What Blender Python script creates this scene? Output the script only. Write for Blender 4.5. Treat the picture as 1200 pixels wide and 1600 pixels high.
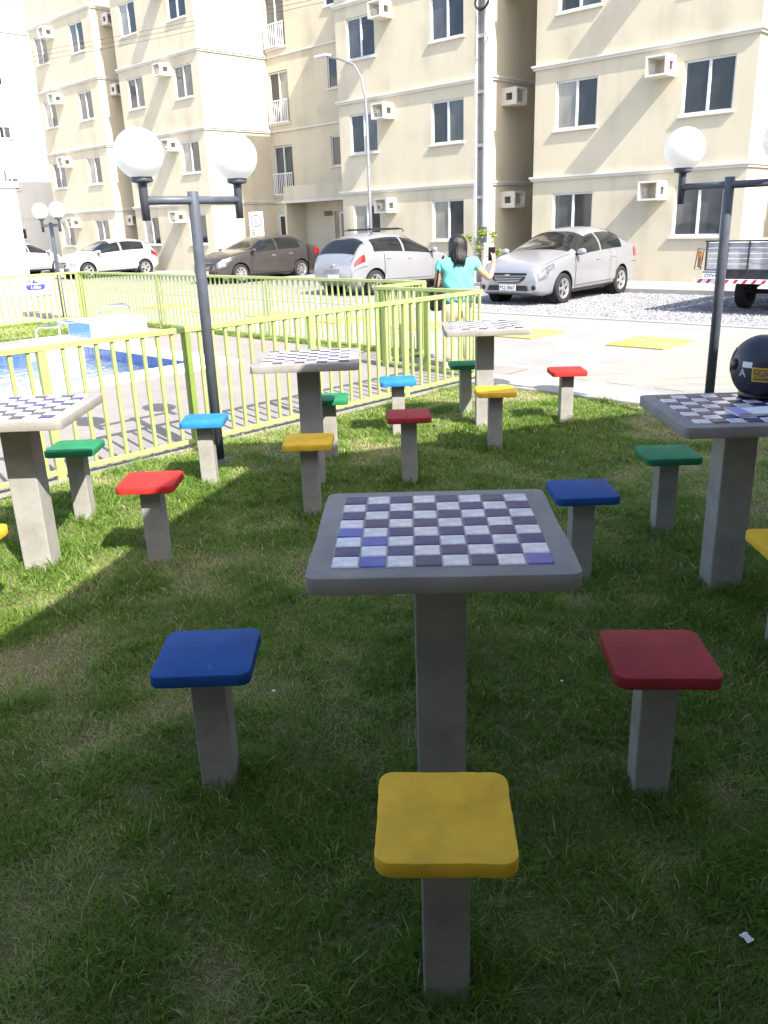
import bpy, bmesh, math, random
import numpy as np
from mathutils import Vector, Matrix
random.seed(7); rng = np.random.default_rng(7)
R = math.radians
for o in list(bpy.data.objects): bpy.data.objects.remove(o)
scene = bpy.context.scene
COL = scene.collection

# ------------------------------------------------------------------ camera
# world X / Y run along the site grid (facade / depth); the camera looks diagonally across it
YL = R(-44.63)
dL = (math.cos(YL), math.sin(YL)); dR = (-math.sin(YL), math.cos(YL))
def c2w(x, y): return (x*dL[0]+y*dL[1], x*dR[0]+y*dR[1])      # walking frame (right, ahead) -> site grid
BASE_YAW = -YL
def vec_c2w(v):
    a, b = c2w(v[0], v[1]); return Vector((a, b, v[2]))
PITCH, ROLL, FPX, EYE = R(19.136), R(-1.991), 1295.1, 1.6
fwd = Vector((0, math.cos(PITCH), -math.sin(PITCH))); upv = Vector((0, math.sin(PITCH), math.cos(PITCH))); rtv = Vector((1, 0, 0))
r2 = rtv*math.cos(ROLL)+upv*math.sin(ROLL); u2 = -rtv*math.sin(ROLL)+upv*math.cos(ROLL)
rw, uw, fw = vec_c2w(r2), vec_c2w(u2), vec_c2w(fwd)
cd = bpy.data.cameras.new('camera'); cam = bpy.data.objects.new('camera', cd); COL.objects.link(cam)
M = Matrix.Identity(4)
for i in range(3): M[i][0], M[i][1], M[i][2] = rw[i], uw[i], -fw[i]
M[2][3] = EYE
cam.matrix_world = M
cd.sensor_fit = 'HORIZONTAL'; cd.sensor_width = 36; cd.lens = 36*FPX/1200; cd.clip_start = .05; cd.clip_end = 2000
scene.camera = cam

# ------------------------------------------------------------------ light
SUN_TO = Vector((1.03, -0.21, 1.0)).normalized()
world = bpy.data.worlds.new('World'); scene.world = world; world.use_nodes = True
wn = world.node_tree.nodes; wl = world.node_tree.links
sky = wn.new('ShaderNodeTexSky'); sky.sky_type = 'NISHITA'; sky.sun_disc = False
sky.sun_elevation = math.asin(SUN_TO.z); sky.sun_rotation = math.atan2(SUN_TO.x, SUN_TO.y)
sky.air_density = 0.8; sky.dust_density = 2.2; sky.ozone_density = 1.0
bg = wn['Background']; bg.inputs['Strength'].default_value = 0.15
wl.new(sky.outputs[0], bg.inputs['Color'])
sd = bpy.data.lights.new('sun', 'SUN'); sd.energy = 3.7; sd.angle = R(0.4); sd.color = (1.0, .955, .88)
sun = bpy.data.objects.new('sun', sd); COL.objects.link(sun); sun.location = (0, 0, 30)
sun.rotation_euler = (-SUN_TO).to_track_quat('-Z', 'Y').to_euler()
vs = scene.view_settings; vs.view_transform = 'Standard'; vs.look = 'None'; vs.exposure = 1.6; vs.gamma = 1
scene.render.engine = 'CYCLES'
try: scene.cycles.use_denoising = True; scene.cycles.max_bounces = 8
except Exception: pass

# ------------------------------------------------------------------ helpers
def link(name, me, parent=None, mat=None, loc=None, rotz=None):
    o = bpy.data.objects.new(name, me); COL.objects.link(o)
    if mat is not None and me is not None and not me.materials: me.materials.append(mat)
    if parent is not None: o.parent = parent
    if loc is not None: o.location = loc
    if rotz is not None: o.rotation_euler[2] = rotz
    return o
def tag(o, label, cat, group=None):
    o['label'] = label; o['category'] = cat
    if group: o['group'] = group
    return o
def struct(o): o['kind'] = 'structure'; return o
def thing(name, label, cat, loc=(0, 0, 0), rotz=0, group=None):
    o = bpy.data.objects.new(name, None); COL.objects.link(o); o.empty_display_size = .1
    o.location = loc; o.rotation_euler[2] = rotz
    return tag(o, label, cat, group)
def smooth(me, on=True):
    me.polygons.foreach_set('use_smooth', [on]*len(me.polygons)); me.update(); return me
def mesh(verts, faces, sm=False):
    me = bpy.data.meshes.new('m'); me.from_pydata([tuple(v) for v in verts], [], faces); me.validate(); me.update()
    if sm: smooth(me)
    return me
class MB:
    def __init__(s): s.v = []; s.f = []
    def quad(s, a, b, c, d):
        n = len(s.v); s.v += [a, b, c, d]; s.f.append((n, n+1, n+2, n+3)); return s
    def poly(s, pts):
        n = len(s.v); s.v += list(pts); s.f.append(tuple(range(n, n+len(pts)))); return s
    def box(s, x0, y0, z0, x1, y1, z1):
        n = len(s.v)
        s.v += [(x0,y0,z0),(x1,y0,z0),(x1,y1,z0),(x0,y1,z0),(x0,y0,z1),(x1,y0,z1),(x1,y1,z1),(x0,y1,z1)]
        s.f += [tuple(n+i for i in q) for q in ((0,3,2,1),(4,5,6,7),(0,1,5,4),(1,2,6,5),(2,3,7,6),(3,0,4,7))]
        return s
    def tube(s, pts, rad, n=8, cap=True, radii=None):
        pts = [Vector(p) for p in pts]; rings = []
        for i, p in enumerate(pts):
            t = (pts[min(i+1, len(pts)-1)]-pts[max(i-1, 0)]).normalized()
            a = t.orthogonal().normalized() if i == 0 else (pa-t*pa.dot(t)).normalized()
            pa = a; b = t.cross(a); rr = radii[i] if radii else rad
            k = len(s.v)
            s.v += [tuple(p+(a*math.cos(2*math.pi*j/n)+b*math.sin(2*math.pi*j/n))*rr) for j in range(n)]
            rings.append(k)
        for k0, k1 in zip(rings, rings[1:]):
            for j in range(n): s.f.append((k0+j, k0+(j+1) % n, k1+(j+1) % n, k1+j))
        if cap: s.f.append(tuple(rings[0]+j for j in range(n))[::-1]); s.f.append(tuple(rings[-1]+j for j in range(n)))
        return s
    def lathe(s, prof, n=24, axis='z', org=(0, 0, 0)):
        k = len(s.v)
        for r_, h in prof:
            for j in range(n):
                c, t = r_*math.cos(2*math.pi*j/n), r_*math.sin(2*math.pi*j/n)
                q = (c, t, h) if axis == 'z' else ((c, h, t) if axis == 'y' else (h, c, t))
                s.v.append((q[0]+org[0], q[1]+org[1], q[2]+org[2]))
        for i in range(len(prof)-1):
            for j in range(n): s.f.append((k+i*n+j, k+i*n+(j+1) % n, k+(i+1)*n+(j+1) % n, k+(i+1)*n+j))
        return s
    def grid(s, rows):
        k = len(s.v); m = len(rows[0])
        for r_ in rows: s.v += [tuple(p) for p in r_]
        for i in range(len(rows)-1):
            for j in range(m-1): s.f.append((k+i*m+j, k+i*m+j+1, k+(i+1)*m+j+1, k+(i+1)*m+j))
        return s
    def me(s, sm=False, fix=True):
        me = mesh(s.v, s.f)
        if fix:
            bm = bmesh.new(); bm.from_mesh(me); bmesh.ops.recalc_face_normals(bm, faces=bm.faces); bm.to_mesh(me); bm.free()
        if sm: smooth(me)
        return me
def bevel(me, w=.006, seg=2, ang=30):
    bm = bmesh.new(); bm.from_mesh(me)
    bmesh.ops.remove_doubles(bm, verts=bm.verts, dist=1e-5)
    ed = [e for e in bm.edges if len(e.link_faces) == 2 and e.calc_face_angle(0) > R(ang)]
    bmesh.ops.bevel(bm, geom=ed, offset=w, segments=seg, affect='EDGES', profile=.5)
    bm.to_mesh(me); bm.free(); return me
def rbox(x0, y0, z0, x1, y1, z1, w=.006, seg=2): return bevel(MB().box(x0, y0, z0, x1, y1, z1).me(), w, seg)
def evaluated(o):
    bpy.context.view_layer.update()
    dg = bpy.context.evaluated_depsgraph_get()
    return bpy.data.meshes.new_from_object(o.evaluated_get(dg))
def text_mesh(txt, size, ext=.0015, align='CENTER'):
    cu = bpy.data.curves.new('t', 'FONT'); cu.body = txt; cu.size = size; cu.extrude = ext; cu.align_x = align; cu.align_y = 'CENTER'; cu.resolution_u = 3
    o = bpy.data.objects.new('t', cu); COL.objects.link(o); me = evaluated(o)
    bpy.data.objects.remove(o); bpy.data.curves.remove(cu); me.materials.clear(); return me
def xform(me, mat): me.transform(mat); return me

# ------------------------------------------------------------------ materials
def newmat(name):
    m = bpy.data.materials.new(name); m.use_nodes = True
    nt = m.node_tree; return m, nt, nt.nodes['Principled BSDF']
def N(nt, t, **kw):
    n = nt.nodes.new('ShaderNode'+t)
    for k, v in kw.items():
        if k in n.inputs: n.inputs[k].default_value = v
        else: setattr(n, k, v)
    return n
def rgba(c): return (c[0], c[1], c[2], 1)
def coords(nt, scale=(1, 1, 1), obj=True):
    tc = N(nt, 'TexCoord'); mp = N(nt, 'Mapping'); mp.inputs['Scale'].default_value = scale
    nt.links.new(tc.outputs['Object' if obj else 'Generated'], mp.inputs[0]); return mp.outputs[0]
def ramp(nt, fac, stops):
    r_ = N(nt, 'ValToRGB'); e = r_.color_ramp.elements
    while len(e) < len(stops): e.new(.5)
    for q, (p, c) in zip(e, stops): q.position = p; q.color = rgba(c)
    nt.links.new(fac, r_.inputs[0]); return r_.outputs[0]
def bump(nt, b, h, strength=.3, dist=.01):
    n = N(nt, 'Bump', Strength=strength, Distance=dist); nt.links.new(h, n.inputs['Height']); nt.links.new(n.outputs[0], b.inputs['Normal']); return n
def plain(name, c, rough=.5, metal=0, var=.08, scale=8, bmp=0, coat=0, spec=.5):
    m, nt, b = newmat(name)
    co = coords(nt); no = N(nt, 'TexNoise', Scale=scale, Detail=4); nt.links.new(co, no.inputs['Vector'])
    lo = tuple(x*(1-var) for x in c); hi = tuple(min(1, x*(1+var)) for x in c)
    nt.links.new(ramp(nt, no.outputs[0], [(.3, lo), (.7, hi)]), b.inputs['Base Color'])
    b.inputs['Roughness'].default_value = rough; b.inputs['Metallic'].default_value = metal; b.inputs['Coat Weight'].default_value = coat
    b.inputs['Specular IOR Level'].default_value = spec; b.inputs['Coat Roughness'].default_value = .08
    if bmp:
        n2 = N(nt, 'TexNoise', Scale=scale*12, Detail=5); nt.links.new(co, n2.inputs['Vector']); bump(nt, b, n2.outputs[0], bmp, .004)
    return m
def concrete(name, c, scale=6, rough=.88):
    m, nt, b = newmat(name); co = coords(nt)
    n1 = N(nt, 'TexNoise', Scale=scale, Detail=8, Roughness=.65); n2 = N(nt, 'TexNoise', Scale=scale*22, Detail=4); vo = N(nt, 'TexVoronoi', Scale=scale*9)
    for n in (n1, n2, vo): nt.links.new(co, n.inputs['Vector'])
    col = ramp(nt, n1.outputs[0], [(.25, tuple(x*.72 for x in c)), (.5, c), (.75, tuple(min(1, x*1.2) for x in c))])
    pit = ramp(nt, vo.outputs['Distance'], [(.04, (.45, .45, .45)), (.1, (1, 1, 1))])
    mx = N(nt, 'Mix', data_type='RGBA', blend_type='MULTIPLY'); mx.inputs[0].default_value = .45
    nt.links.new(col, mx.inputs[6]); nt.links.new(pit, mx.inputs[7]); nt.links.new(mx.outputs[2], b.inputs['Base Color'])
    b.inputs['Roughness'].default_value = rough; bump(nt, b, n2.outputs[0], .35, .004); return m
def painted_conc(name, c):
    m, nt, b = newmat(name); co = coords(nt)
    st = coords(nt, (4, 60, 30)); n0 = N(nt, 'TexNoise', Scale=1.0, Detail=3); nt.links.new(st, n0.inputs['Vector'])
    n1 = N(nt, 'TexNoise', Scale=14, Detail=6); n2 = N(nt, 'TexNoise', Scale=220, Detail=2); vo = N(nt, 'TexVoronoi', Scale=34)
    for n in (n1, n2, vo): nt.links.new(co, n.inputs['Vector'])
    col = ramp(nt, n1.outputs[0], [(.25, tuple(x*.84 for x in c)), (.75, tuple(min(1, x*1.1) for x in c))])
    vo.inputs['Scale'].default_value = 70; n3 = N(nt, 'TexNoise', Scale=7, Detail=6, Roughness=.7); nt.links.new(co, n3.inputs['Vector'])
    msk = ramp(nt, n3.outputs[0], [(.60, (0, 0, 0)), (.64, (1, 1, 1))]); dot = ramp(nt, vo.outputs['Distance'], [(.10, (1, 1, 1)), (.16, (0, 0, 0))])
    cm_ = N(nt, 'Mix', data_type='RGBA', blend_type='MULTIPLY'); cm_.inputs[0].default_value = 1; nt.links.new(msk, cm_.inputs[6]); nt.links.new(dot, cm_.inputs[7]); chip = cm_.outputs[2]
    n4 = N(nt, 'TexNoise', Scale=3.2, Detail=5, Roughness=.65); nt.links.new(co, n4.inputs['Vector']); grime = ramp(nt, n4.outputs[0], [(.38, (.78, .77, .75)), (.58, (1, 1, 1))])
    gm = N(nt, 'Mix', data_type='RGBA', blend_type='MULTIPLY'); gm.inputs[0].default_value = .45; nt.links.new(col, gm.inputs[6]); nt.links.new(grime, gm.inputs[7]); col = gm.outputs[2]
    mx = N(nt, 'Mix', data_type='RGBA'); nt.links.new(chip, mx.inputs[0]); nt.links.new(col, mx.inputs[6]); mx.inputs[7].default_value = (.42, .40, .36, 1)
    nt.links.new(mx.outputs[2], b.inputs['Base Color']); b.inputs['Roughness'].default_value = .62; b.inputs['Specular IOR Level'].default_value = .22
    ad = N(nt, 'Math', operation='ADD'); nt.links.new(n0.outputs[0], ad.inputs[0]); nt.links.new(n2.outputs[0], ad.inputs[1])
    bump(nt, b, ad.outputs[0], .22, .003); return m
def wallmat(name, c, stain=.17):
    m, nt, b = newmat(name); co = coords(nt); sv = coords(nt, (1.6, 1.6, .22))
    n1 = N(nt, 'TexNoise', Scale=1.0, Detail=6, Roughness=.6); nt.links.new(sv, n1.inputs['Vector'])
    n2 = N(nt, 'TexNoise', Scale=.8, Detail=5); nt.links.new(co, n2.inputs['Vector'])
    n3 = N(nt, 'TexNoise', Scale=42, Detail=5); nt.links.new(co, n3.inputs['Vector'])
    n4 = N(nt, 'TexNoise', Scale=3.5, Detail=3); nt.links.new(co, n4.inputs['Vector'])
    ad = N(nt, 'Math', operation='ADD'); nt.links.new(n1.outputs[0], ad.inputs[0]); nt.links.new(n2.outputs[0], ad.inputs[1])
    mu = N(nt, 'Math', operation='MULTIPLY'); nt.links.new(ad.outputs[0], mu.inputs[0]); mu.inputs[1].default_value = .5
    nt.links.new(ramp(nt, mu.outputs[0], [(.36, tuple(x*(1-stain) for x in c)), (.5, c), (.64, tuple(min(1, x*1.04) for x in c))]), b.inputs['Base Color'])
    b.inputs['Roughness'].default_value = .9; b.inputs['Specular IOR Level'].default_value = .2
    a2 = N(nt, 'Math', operation='MULTIPLY_ADD'); nt.links.new(n4.outputs[0], a2.inputs[0]); a2.inputs[1].default_value = 2.5; nt.links.new(n3.outputs[0], a2.inputs[2])
    bump(nt, b, a2.outputs[0], .25, .006); return m
MT = {}
MT['conc'] = concrete('concrete_grey', (.31, .297, .265))
MT['slab'] = concrete('concrete_slab', (.275, .26, .235), 5)
MT['post'] = concrete('concrete_pole', (.5, .49, .46), 3)
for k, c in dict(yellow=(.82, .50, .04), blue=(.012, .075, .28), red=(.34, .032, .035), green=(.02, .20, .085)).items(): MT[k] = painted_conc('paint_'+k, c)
MT['blue_sunlit'] = painted_conc('paint_light_blue', (.025, .20, .60)); MT['red_sunlit'] = painted_conc('paint_bright_red', (.55, .03, .025))  # blue and red again for sunlit seats, sunlight put into the colour
def tilemat(name, c, rough=.13):
    m, nt, b = newmat(name); co = coords(nt); n = N(nt, 'TexNoise', Scale=30, Detail=3); nt.links.new(co, n.inputs['Vector'])
    nt.links.new(ramp(nt, n.outputs[0], [(.3, tuple(x*.8 for x in c)), (.7, tuple(min(1, x*1.15) for x in c))]), b.inputs['Base Color'])
    nt.links.new(ramp(nt, n.outputs[0], [(.3, (rough,)*3), (.75, (rough*1.7,)*3)]), b.inputs['Roughness'])
    n2 = N(nt, 'TexNoise', Scale=18, Detail=2); nt.links.new(co, n2.inputs['Vector']); bump(nt, b, n2.outputs[0], .05, .004)
    return m
MT['tw'] = tilemat('tile_white', (.72, .69, .70)); MT['td'] = tilemat('tile_indigo', (.040, .034, .125), .3); MT['tv'] = tilemat('tile_violet_brown', (.065, .05, .10), .3)
MT['tb'] = tilemat('tile_cobalt', (.02, .05, .38)); MT['tk'] = tilemat('tile_charcoal', (.05, .047, .06), .3)
MT['grout'] = plain('grout', (.42, .40, .37), .9, var=.15, scale=30)
MT['dark'] = plain('lamp_grey_paint', (.085, .095, .118), .45, var=.15, scale=12, spec=.4)
MT['lime'] = plain('lime_enamel', (.325, .395, .135), .4, var=.07, scale=5)
MT['lime2'] = plain('olive_lime_enamel', (.19, .26, .055), .45, var=.1, scale=5)
MT['black'] = plain('black_rubber', (.014, .014, .015), .8, var=.2)
MT['blackgl'] = plain('black_plastic', (.012, .012, .014), .35, var=.2)
MT['chrome'] = plain('alloy', (.62, .63, .64), .28, .85, var=.05)
MT['wframe'] = plain('aluminium_frame', (.62, .63, .64), .45, .0, var=.05)
MT['white'] = plain('white_paint', (.8, .8, .78), .6, var=.05, scale=6)
MT['wall'] = wallmat('cream_render', (.56, .50, .375)); MT['wallw'] = wallmat('white_render', (.62, .60, .55), .06)
MT['trim'] = wallmat('pale_trim', (.60, .575, .52), .08)
MT['kiosk'] = wallmat('hall_render', (.38, .345, .29))
def glassmat(name, c, rough=.06, spec=.6):
    m, nt, b = newmat(name); co = coords(nt, (1.2, 1.2, .7)); n = N(nt, 'TexNoise', Scale=1.2, Detail=2); nt.links.new(co, n.inputs['Vector'])
    nt.links.new(ramp(nt, n.outputs[0], [(.35, tuple(x*.75 for x in c)), (.65, tuple(x*1.3 for x in c))]), b.inputs['Base Color'])
    b.inputs['Roughness'].default_value = rough; b.inputs['Specular IOR Level'].default_value = spec
    n2 = N(nt, 'TexNoise', Scale=1.5, Detail=1); nt.links.new(co, n2.inputs['Vector']); bump(nt, b, n2.outputs[0], .06, .02); return m
MT['g1'] = glassmat('window_glass_dark', (.03, .032, .034)); MT['g2'] = glassmat('window_glass_grey', (.085, .09, .092)); MT['g3'] = glassmat('window_glass_curtain', (.26, .25, .22))
MT['carglass'] = glassmat('car_glass', (.012, .014, .015), .03, .6)
def paintmat(name, c, metal=.45):
    m = plain(name, c, .36, metal, var=.03, scale=2, coat=.7); return m
MT['silver'] = paintmat('silver_car_paint', (.335, .34, .365)); MT['brown'] = paintmat('brown_car_paint', (.058, .050, .048), .35); MT['carwhite'] = paintmat('white_car_paint', (.36, .36, .375), 0)
def emit_like(name, c, rough=.15): return plain(name, c, rough, 0, var=.1, coat=.6)
MT['tail'] = emit_like('tail_lamp_red', (.38, .01, .012)); MT['head'] = plain('head_lamp', (.16, .165, .18), .15, .2, var=.6, scale=16, coat=1); MT['amber'] = emit_like('amber_lens', (.5, .16, .03))
def globemat():
    m, nt, b = newmat('opal_globe'); co = coords(nt); n = N(nt, 'TexNoise', Scale=5, Detail=2); nt.links.new(co, n.inputs['Vector'])
    nt.links.new(ramp(nt, n.outputs[0], [(.3, (.80, .80, .79)), (.7, (.86, .86, .85))]), b.inputs['Base Color'])
    b.inputs['Roughness'].default_value = .28
    tr = N(nt, 'BsdfTranslucent'); tr.inputs[0].default_value = (.9, .9, .88, 1); mx = N(nt, 'MixShader'); mx.inputs[0].default_value = .5
    nt.links.new(b.outputs[0], mx.inputs[1]); nt.links.new(tr.outputs[0], mx.inputs[2]); nt.links.new(mx.outputs[0], nt.nodes['Material Output'].inputs[0]); return m
MT['globe'] = globemat()
def groundmat(name, a, bcol, scale, rough=.95, bmp=.4, fine=80):
    m, nt, b = newmat(name); co = coords(nt)
    n1 = N(nt, 'TexNoise', Scale=scale, Detail=9, Roughness=.7); n2 = N(nt, 'TexNoise', Scale=fine, Detail=4)
    for n in (n1, n2): nt.links.new(co, n.inputs['Vector'])
    ad = N(nt, 'Math', operation='MULTIPLY_ADD'); nt.links.new(n2.outputs[0], ad.inputs[0]); ad.inputs[1].default_value = .35; nt.links.new(n1.outputs[0], ad.inputs[2])
    nt.links.new(ramp(nt, ad.outputs[0], [(.45, a), (.85, bcol)]), b.inputs['Base Color']); b.inputs['Roughness'].default_value = rough
    b.inputs['Specular IOR Level'].default_value = .25
    bump(nt, b, n2.outputs[0], bmp, .01); return m
MT['soil'] = groundmat('lawn_soil', (.065, .075, .024), (.21, .18, .085), 3.5, fine=120)
MT['road'] = groundmat('road_concrete', (.225, .222, .213), (.30, .297, .287), 1.3, .85, .2, 40)
MT['deck'] = groundmat('deck_screed', (.22, .198, .18), (.275, .25, .23), 2.0, .8, .15, 50)
MT['walk'] = groundmat('walk_concrete', (.26, .255, .24), (.34, .335, .315), 1.5, .9, .2, 40)
MT['gravelbed'] = groundmat('gravel_bed', (.10, .10, .105), (.23, .23, .24), 14, 1, .9, 60)
MT['stone'] = None
def pavermat():
    m, nt, b = newmat('parking_pavers'); co = coords(nt)
    br = N(nt, 'TexBrick', Scale=1.0); br.inputs['Color1'].default_value = (.23, .227, .215, 1); br.inputs['Color2'].default_value = (.28, .277, .265, 1); br.inputs['Mortar'].default_value = (.13, .13, .10, 1)
    br.inputs['Mortar Size'].default_value = .012; br.inputs['Brick Width'].default_value = .4; br.inputs['Row Height'].default_value = .2
    nt.links.new(co, br.inputs['Vector']); nt.links.new(br.outputs['Color'], b.inputs['Base Color']); b.inputs['Roughness'].default_value = .9
    bump(nt, b, br.outputs['Fac'], -.3, .01); return m
MT['paver'] = pavermat()
def attrmat(name, stops, attr='tint', rough=.6, transl=.3):
    m, nt, b = newmat(name); at = N(nt, 'Attribute'); at.attribute_name = attr
    col = ramp(nt, at.outputs['Fac'], stops); nt.links.new(col, b.inputs['Base Color']); b.inputs['Roughness'].default_value = rough; b.inputs['Specular IOR Level'].default_value = .3
    if transl:
        tr = N(nt, 'BsdfTranslucent'); nt.links.new(col, tr.inputs[0]); mx = N(nt, 'MixShader'); mx.inputs[0].default_value = transl
        nt.links.new(b.outputs[0], mx.inputs[1]); nt.links.new(tr.outputs[0], mx.inputs[2]); nt.links.new(mx.outputs[0], nt.nodes['Material Output'].inputs[0])
    return m
MT['grass'] = attrmat('grass_blades', [(0, (.10, .20, .015)), (.35, (.24, .37, .075)), (.6, (.42, .48, .17)), (.8, (.58, .52, .29)), (1, (.66, .58, .38))], transl=.5)
MT['stone'] = attrmat('gravel_stone', [(0, (.09, .09, .095)), (.5, (.21, .21, .22)), (1, (.42, .42, .42))], transl=0, rough=.95)
MT['leaf'] = attrmat('leaf_green', [(0, (.02, .06, .012)), (.5, (.07, .14, .02)), (1, (.25, .30, .05))])
def yellowpaint(name, wear, c1=(.46, .35, .06), c2=(.30, .285, .235)):
    m, nt, b = newmat(name); co = coords(nt); n = N(nt, 'TexNoise', Scale=5, Detail=9, Roughness=.75); nt.links.new(co, n.inputs['Vector'])
    nt.links.new(ramp(nt, n.outputs[0], [(wear-.12, c1), (wear+.1, c2)]), b.inputs['Base Color']); b.inputs['Roughness'].default_value = .8; return m
MT['yel'] = yellowpaint('yellow_road_paint', .58); MT['yelworn'] = yellowpaint('worn_yellow_road_paint', .44, (.43, .37, .17), (.27, .263, .245))
def watermat():
    m, nt, b = newmat('pool_water'); co = coords(nt, (1, 1.6, 1)); n = N(nt, 'TexNoise', Scale=3.2, Detail=4, Distortion=.8); nt.links.new(co, n.inputs['Vector'])
    nt.links.new(ramp(nt, n.outputs[0], [(.35, (.10, .17, .23)), (.65, (.22, .31, .37))]), b.inputs['Base Color']); b.inputs['Roughness'].default_value = .04
    b.inputs['IOR'].default_value = 1.33; b.inputs['Transmission Weight'].default_value = .35; bump(nt, b, n.outputs[0], .55, .06); return m
MT['water'] = watermat()
MT['pooltile'] = tilemat('pool_tile_blue', (.06, .12, .36)); MT['pooltile2'] = tilemat('pool_tile_light', (.13, .28, .62))
MT['poolfloor'] = plain('pool_floor', (.24, .36, .44), .6, var=.1, scale=3)
MT['steel'] = plain('stainless', (.6, .6, .6), .22, 1, var=.03)
MT['skin'] = plain('skin', (.48, .27, .18), .5, var=.05); MT['teal'] = plain('teal_cotton', (.13, .44, .40), .85, var=.1, scale=20, bmp=.3)
MT['beige'] = plain('beige_trousers', (.50, .42, .31), .9, var=.08, scale=20, bmp=.3); MT['hair'] = plain('black_hair', (.012, .010, .010), .35, var=.3, scale=60, bmp=.6)
MT['navy'] = plain('helmet_navy', (.016, .019, .032), .5, 0, var=.25, coat=.15); MT['stick'] = plain('sticker_yellow', (.75, .45, .02), .5, var=.05)
MT['paper'] = plain('white_paper', (.78, .78, .80), .7, var=.04); MT['lilac'] = plain('lilac_cover', (.38, .36, .62), .35, var=.15, scale=20)
MT['plate'] = plain('plate_grey', (.6, .6, .6), .5, var=.03); MT['plateblue'] = plain('plate_blue', (.04, .05, .28), .5); MT['ink'] = plain('black_ink', (.01, .01, .01), .6)
MT['signblue'] = plain('sign_blue', (.055, .045, .30), .5, var=.04); MT['board'] = plain('weathered_board', (.38, .385, .40), .8, var=.2, scale=5, bmp=.4)
MT['redp'] = plain('red_reflector', (.5, .03, .08), .4); MT['chassis'] = plain('chassis_black', (.02, .02, .024), .6, var=.3)
MT['galv'] = plain('galvanised_steel', (.26, .27, .28), .5, .3, var=.1)
MT['vent'] = plain('brown_vent', (.16, .10, .07), .7)

# ------------------------------------------------------------------ setting: ground, lawn, road, parking, pool
def sheet(name, x0, y0, x1, y1, z, mat, hole=None):
    mb = MB()
    if hole is None: mb.quad((x0,y0,z),(x1,y0,z),(x1,y1,z),(x0,y1,z))
    else:
        a, b, c, d = hole
        xs = [x0, a, c, x1]; ys = [y0, b, d, y1]
        for i in range(3):
            for j in range(3):
                if (i, j) != (1, 1): mb.quad((xs[i],ys[j],z),(xs[i+1],ys[j],z),(xs[i+1],ys[j+1],z),(xs[i],ys[j+1],z))
    return struct(link(name, mb.me(), mat=mat))
PX0, PX1, PY0, PY1 = -12.6, -9.05, -4.0, 5.9
HOLE = (PX0-.2, PY0-.2, PX1+.2, PY1+.2)
sheet('ground', -600, -600, 600, 600, -.10, MT['walk'], HOLE)
PK = -.06
def slab(name, x0, y0, z0, x1, y1, z1, mat, bv=.0):
    me = MB().box(x0, y0, z0, x1, y1, z1).me()
    if bv: bevel(me, bv)
    return struct(link(name, me, mat=mat))
# lawn as a gently uneven sheet
nx, ny = 90, 120; x0, x1, y0, y1 = -5.36, 9.0, -13.0, 6.74
rows = []
for j in range(ny+1):
    y = y0+(y1-y0)*j/ny
    rows.append([(x0+(x1-x0)*i/nx, y, .012*math.sin(1.7*(x0+(x1-x0)*i/nx)+.4*y)*math.sin(1.3*y)) for i in range(nx+1)])
struct(link('lawn', MB().grid(rows).me(True), mat=MT['soil']))
slab('kerb_walk', -5.40, 6.75, -.1, 30, 7.27, .035, MT['walk'], .01)
slab('road', -60, 8.12, -.1, 60, 12.45, .0, MT['road'])
slab('road_edge', -7.0, 7.275, -.1, 60, 8.118, -.001, MT['road'])
slab('road_kerb', -60, 12.46, -.1, 60, 12.60, .02, MT['walk'], .012)
slab('parking', -60, 12.61, -.1, -12.3, 18.4, PK, MT['paver'])
slab('gravel_bed', -12.295, 12.61, -.1, 40, 18.0, PK-.01, MT['gravelbed'])
slab('building_walk', -60, 18.41, -.1, -12.3, 24.5, .03, MT['walk'], .01)
slab('building_path', -12.295, 18.01, -.1, 40, 24.5, .03, MT['walk'], .01)
# deck inside the pool fence
DX0, DX1, DY0, DY1 = -16.1, -5.365, -9.0, 7.85
CO = .42
mb = MB()
xs = [-13.9, PX0-CO, PX1+CO, DX1]; ys = [DY0, PY0-CO, PY1+CO, DY1]
for i in range(3):
    for j in range(3):
        if (i, j) != (1, 1): mb.quad((xs[i],ys[j],.004),(xs[i+1],ys[j],.004),(xs[i+1],ys[j+1],.004),(xs[i],ys[j+1],.004))
struct(link('pool_deck', mb.me(), mat=MT['deck']))
sheet('grass_verge', -16.6, DY0, -13.905, 7.2, .006, MT['soil'])
sheet('fence_verge', -16.0, 7.855, -7.0, 8.115, .006, MT['soil'])
sheet('corner_paving', -13.9, 7.205, -16.1, 7.85, .003, MT['deck'])
# deck joints as recessed strips are too thin to see; pool built as basin with coping, water and tiles
pool = thing('swimming_pool', 'rectangular swimming pool with white coping behind the lime fence', 'pool', (0, 0, 0))
mb = MB()
zb = -1.3
mb.quad((PX0,PY0,zb),(PX1,PY0,zb),(PX1,PY1,zb),(PX0,PY1,zb))
for a, b in (((PX0,PY0),(PX1,PY0)),((PX1,PY0),(PX1,PY1)),((PX1,PY1),(PX0,PY1)),((PX0,PY1),(PX0,PY0))):
    mb.quad((a[0],a[1],zb),(b[0],b[1],zb),(b[0],b[1],.01),(a[0],a[1],.01))
link('basin', mb.me(fix=False), pool, MT['poolfloor'])
for (a, b, c, d) in ((PX0-CO, PY1, PX1+CO, PY1+CO), (PX0-CO, PY0-CO, PX1+CO, PY0), (PX1, PY0+.002, PX1+CO, PY1-.002), (PX0-CO, PY0+.002, PX0, PY1-.002)):
    link('coping', rbox(a, b, -.02, c, d, .045, .012), pool, MT['white'])
link('water', MB().grid([[(PX0+.001+(PX1-PX0-.002)*i/40, PY0+.001+(PY1-PY0-.002)*j/80, -.15+.006*math.sin(7*i/3+j)*math.sin(j*.9)) for i in range(41)] for j in range(81)]).me(True), pool, MT['water'])
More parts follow.
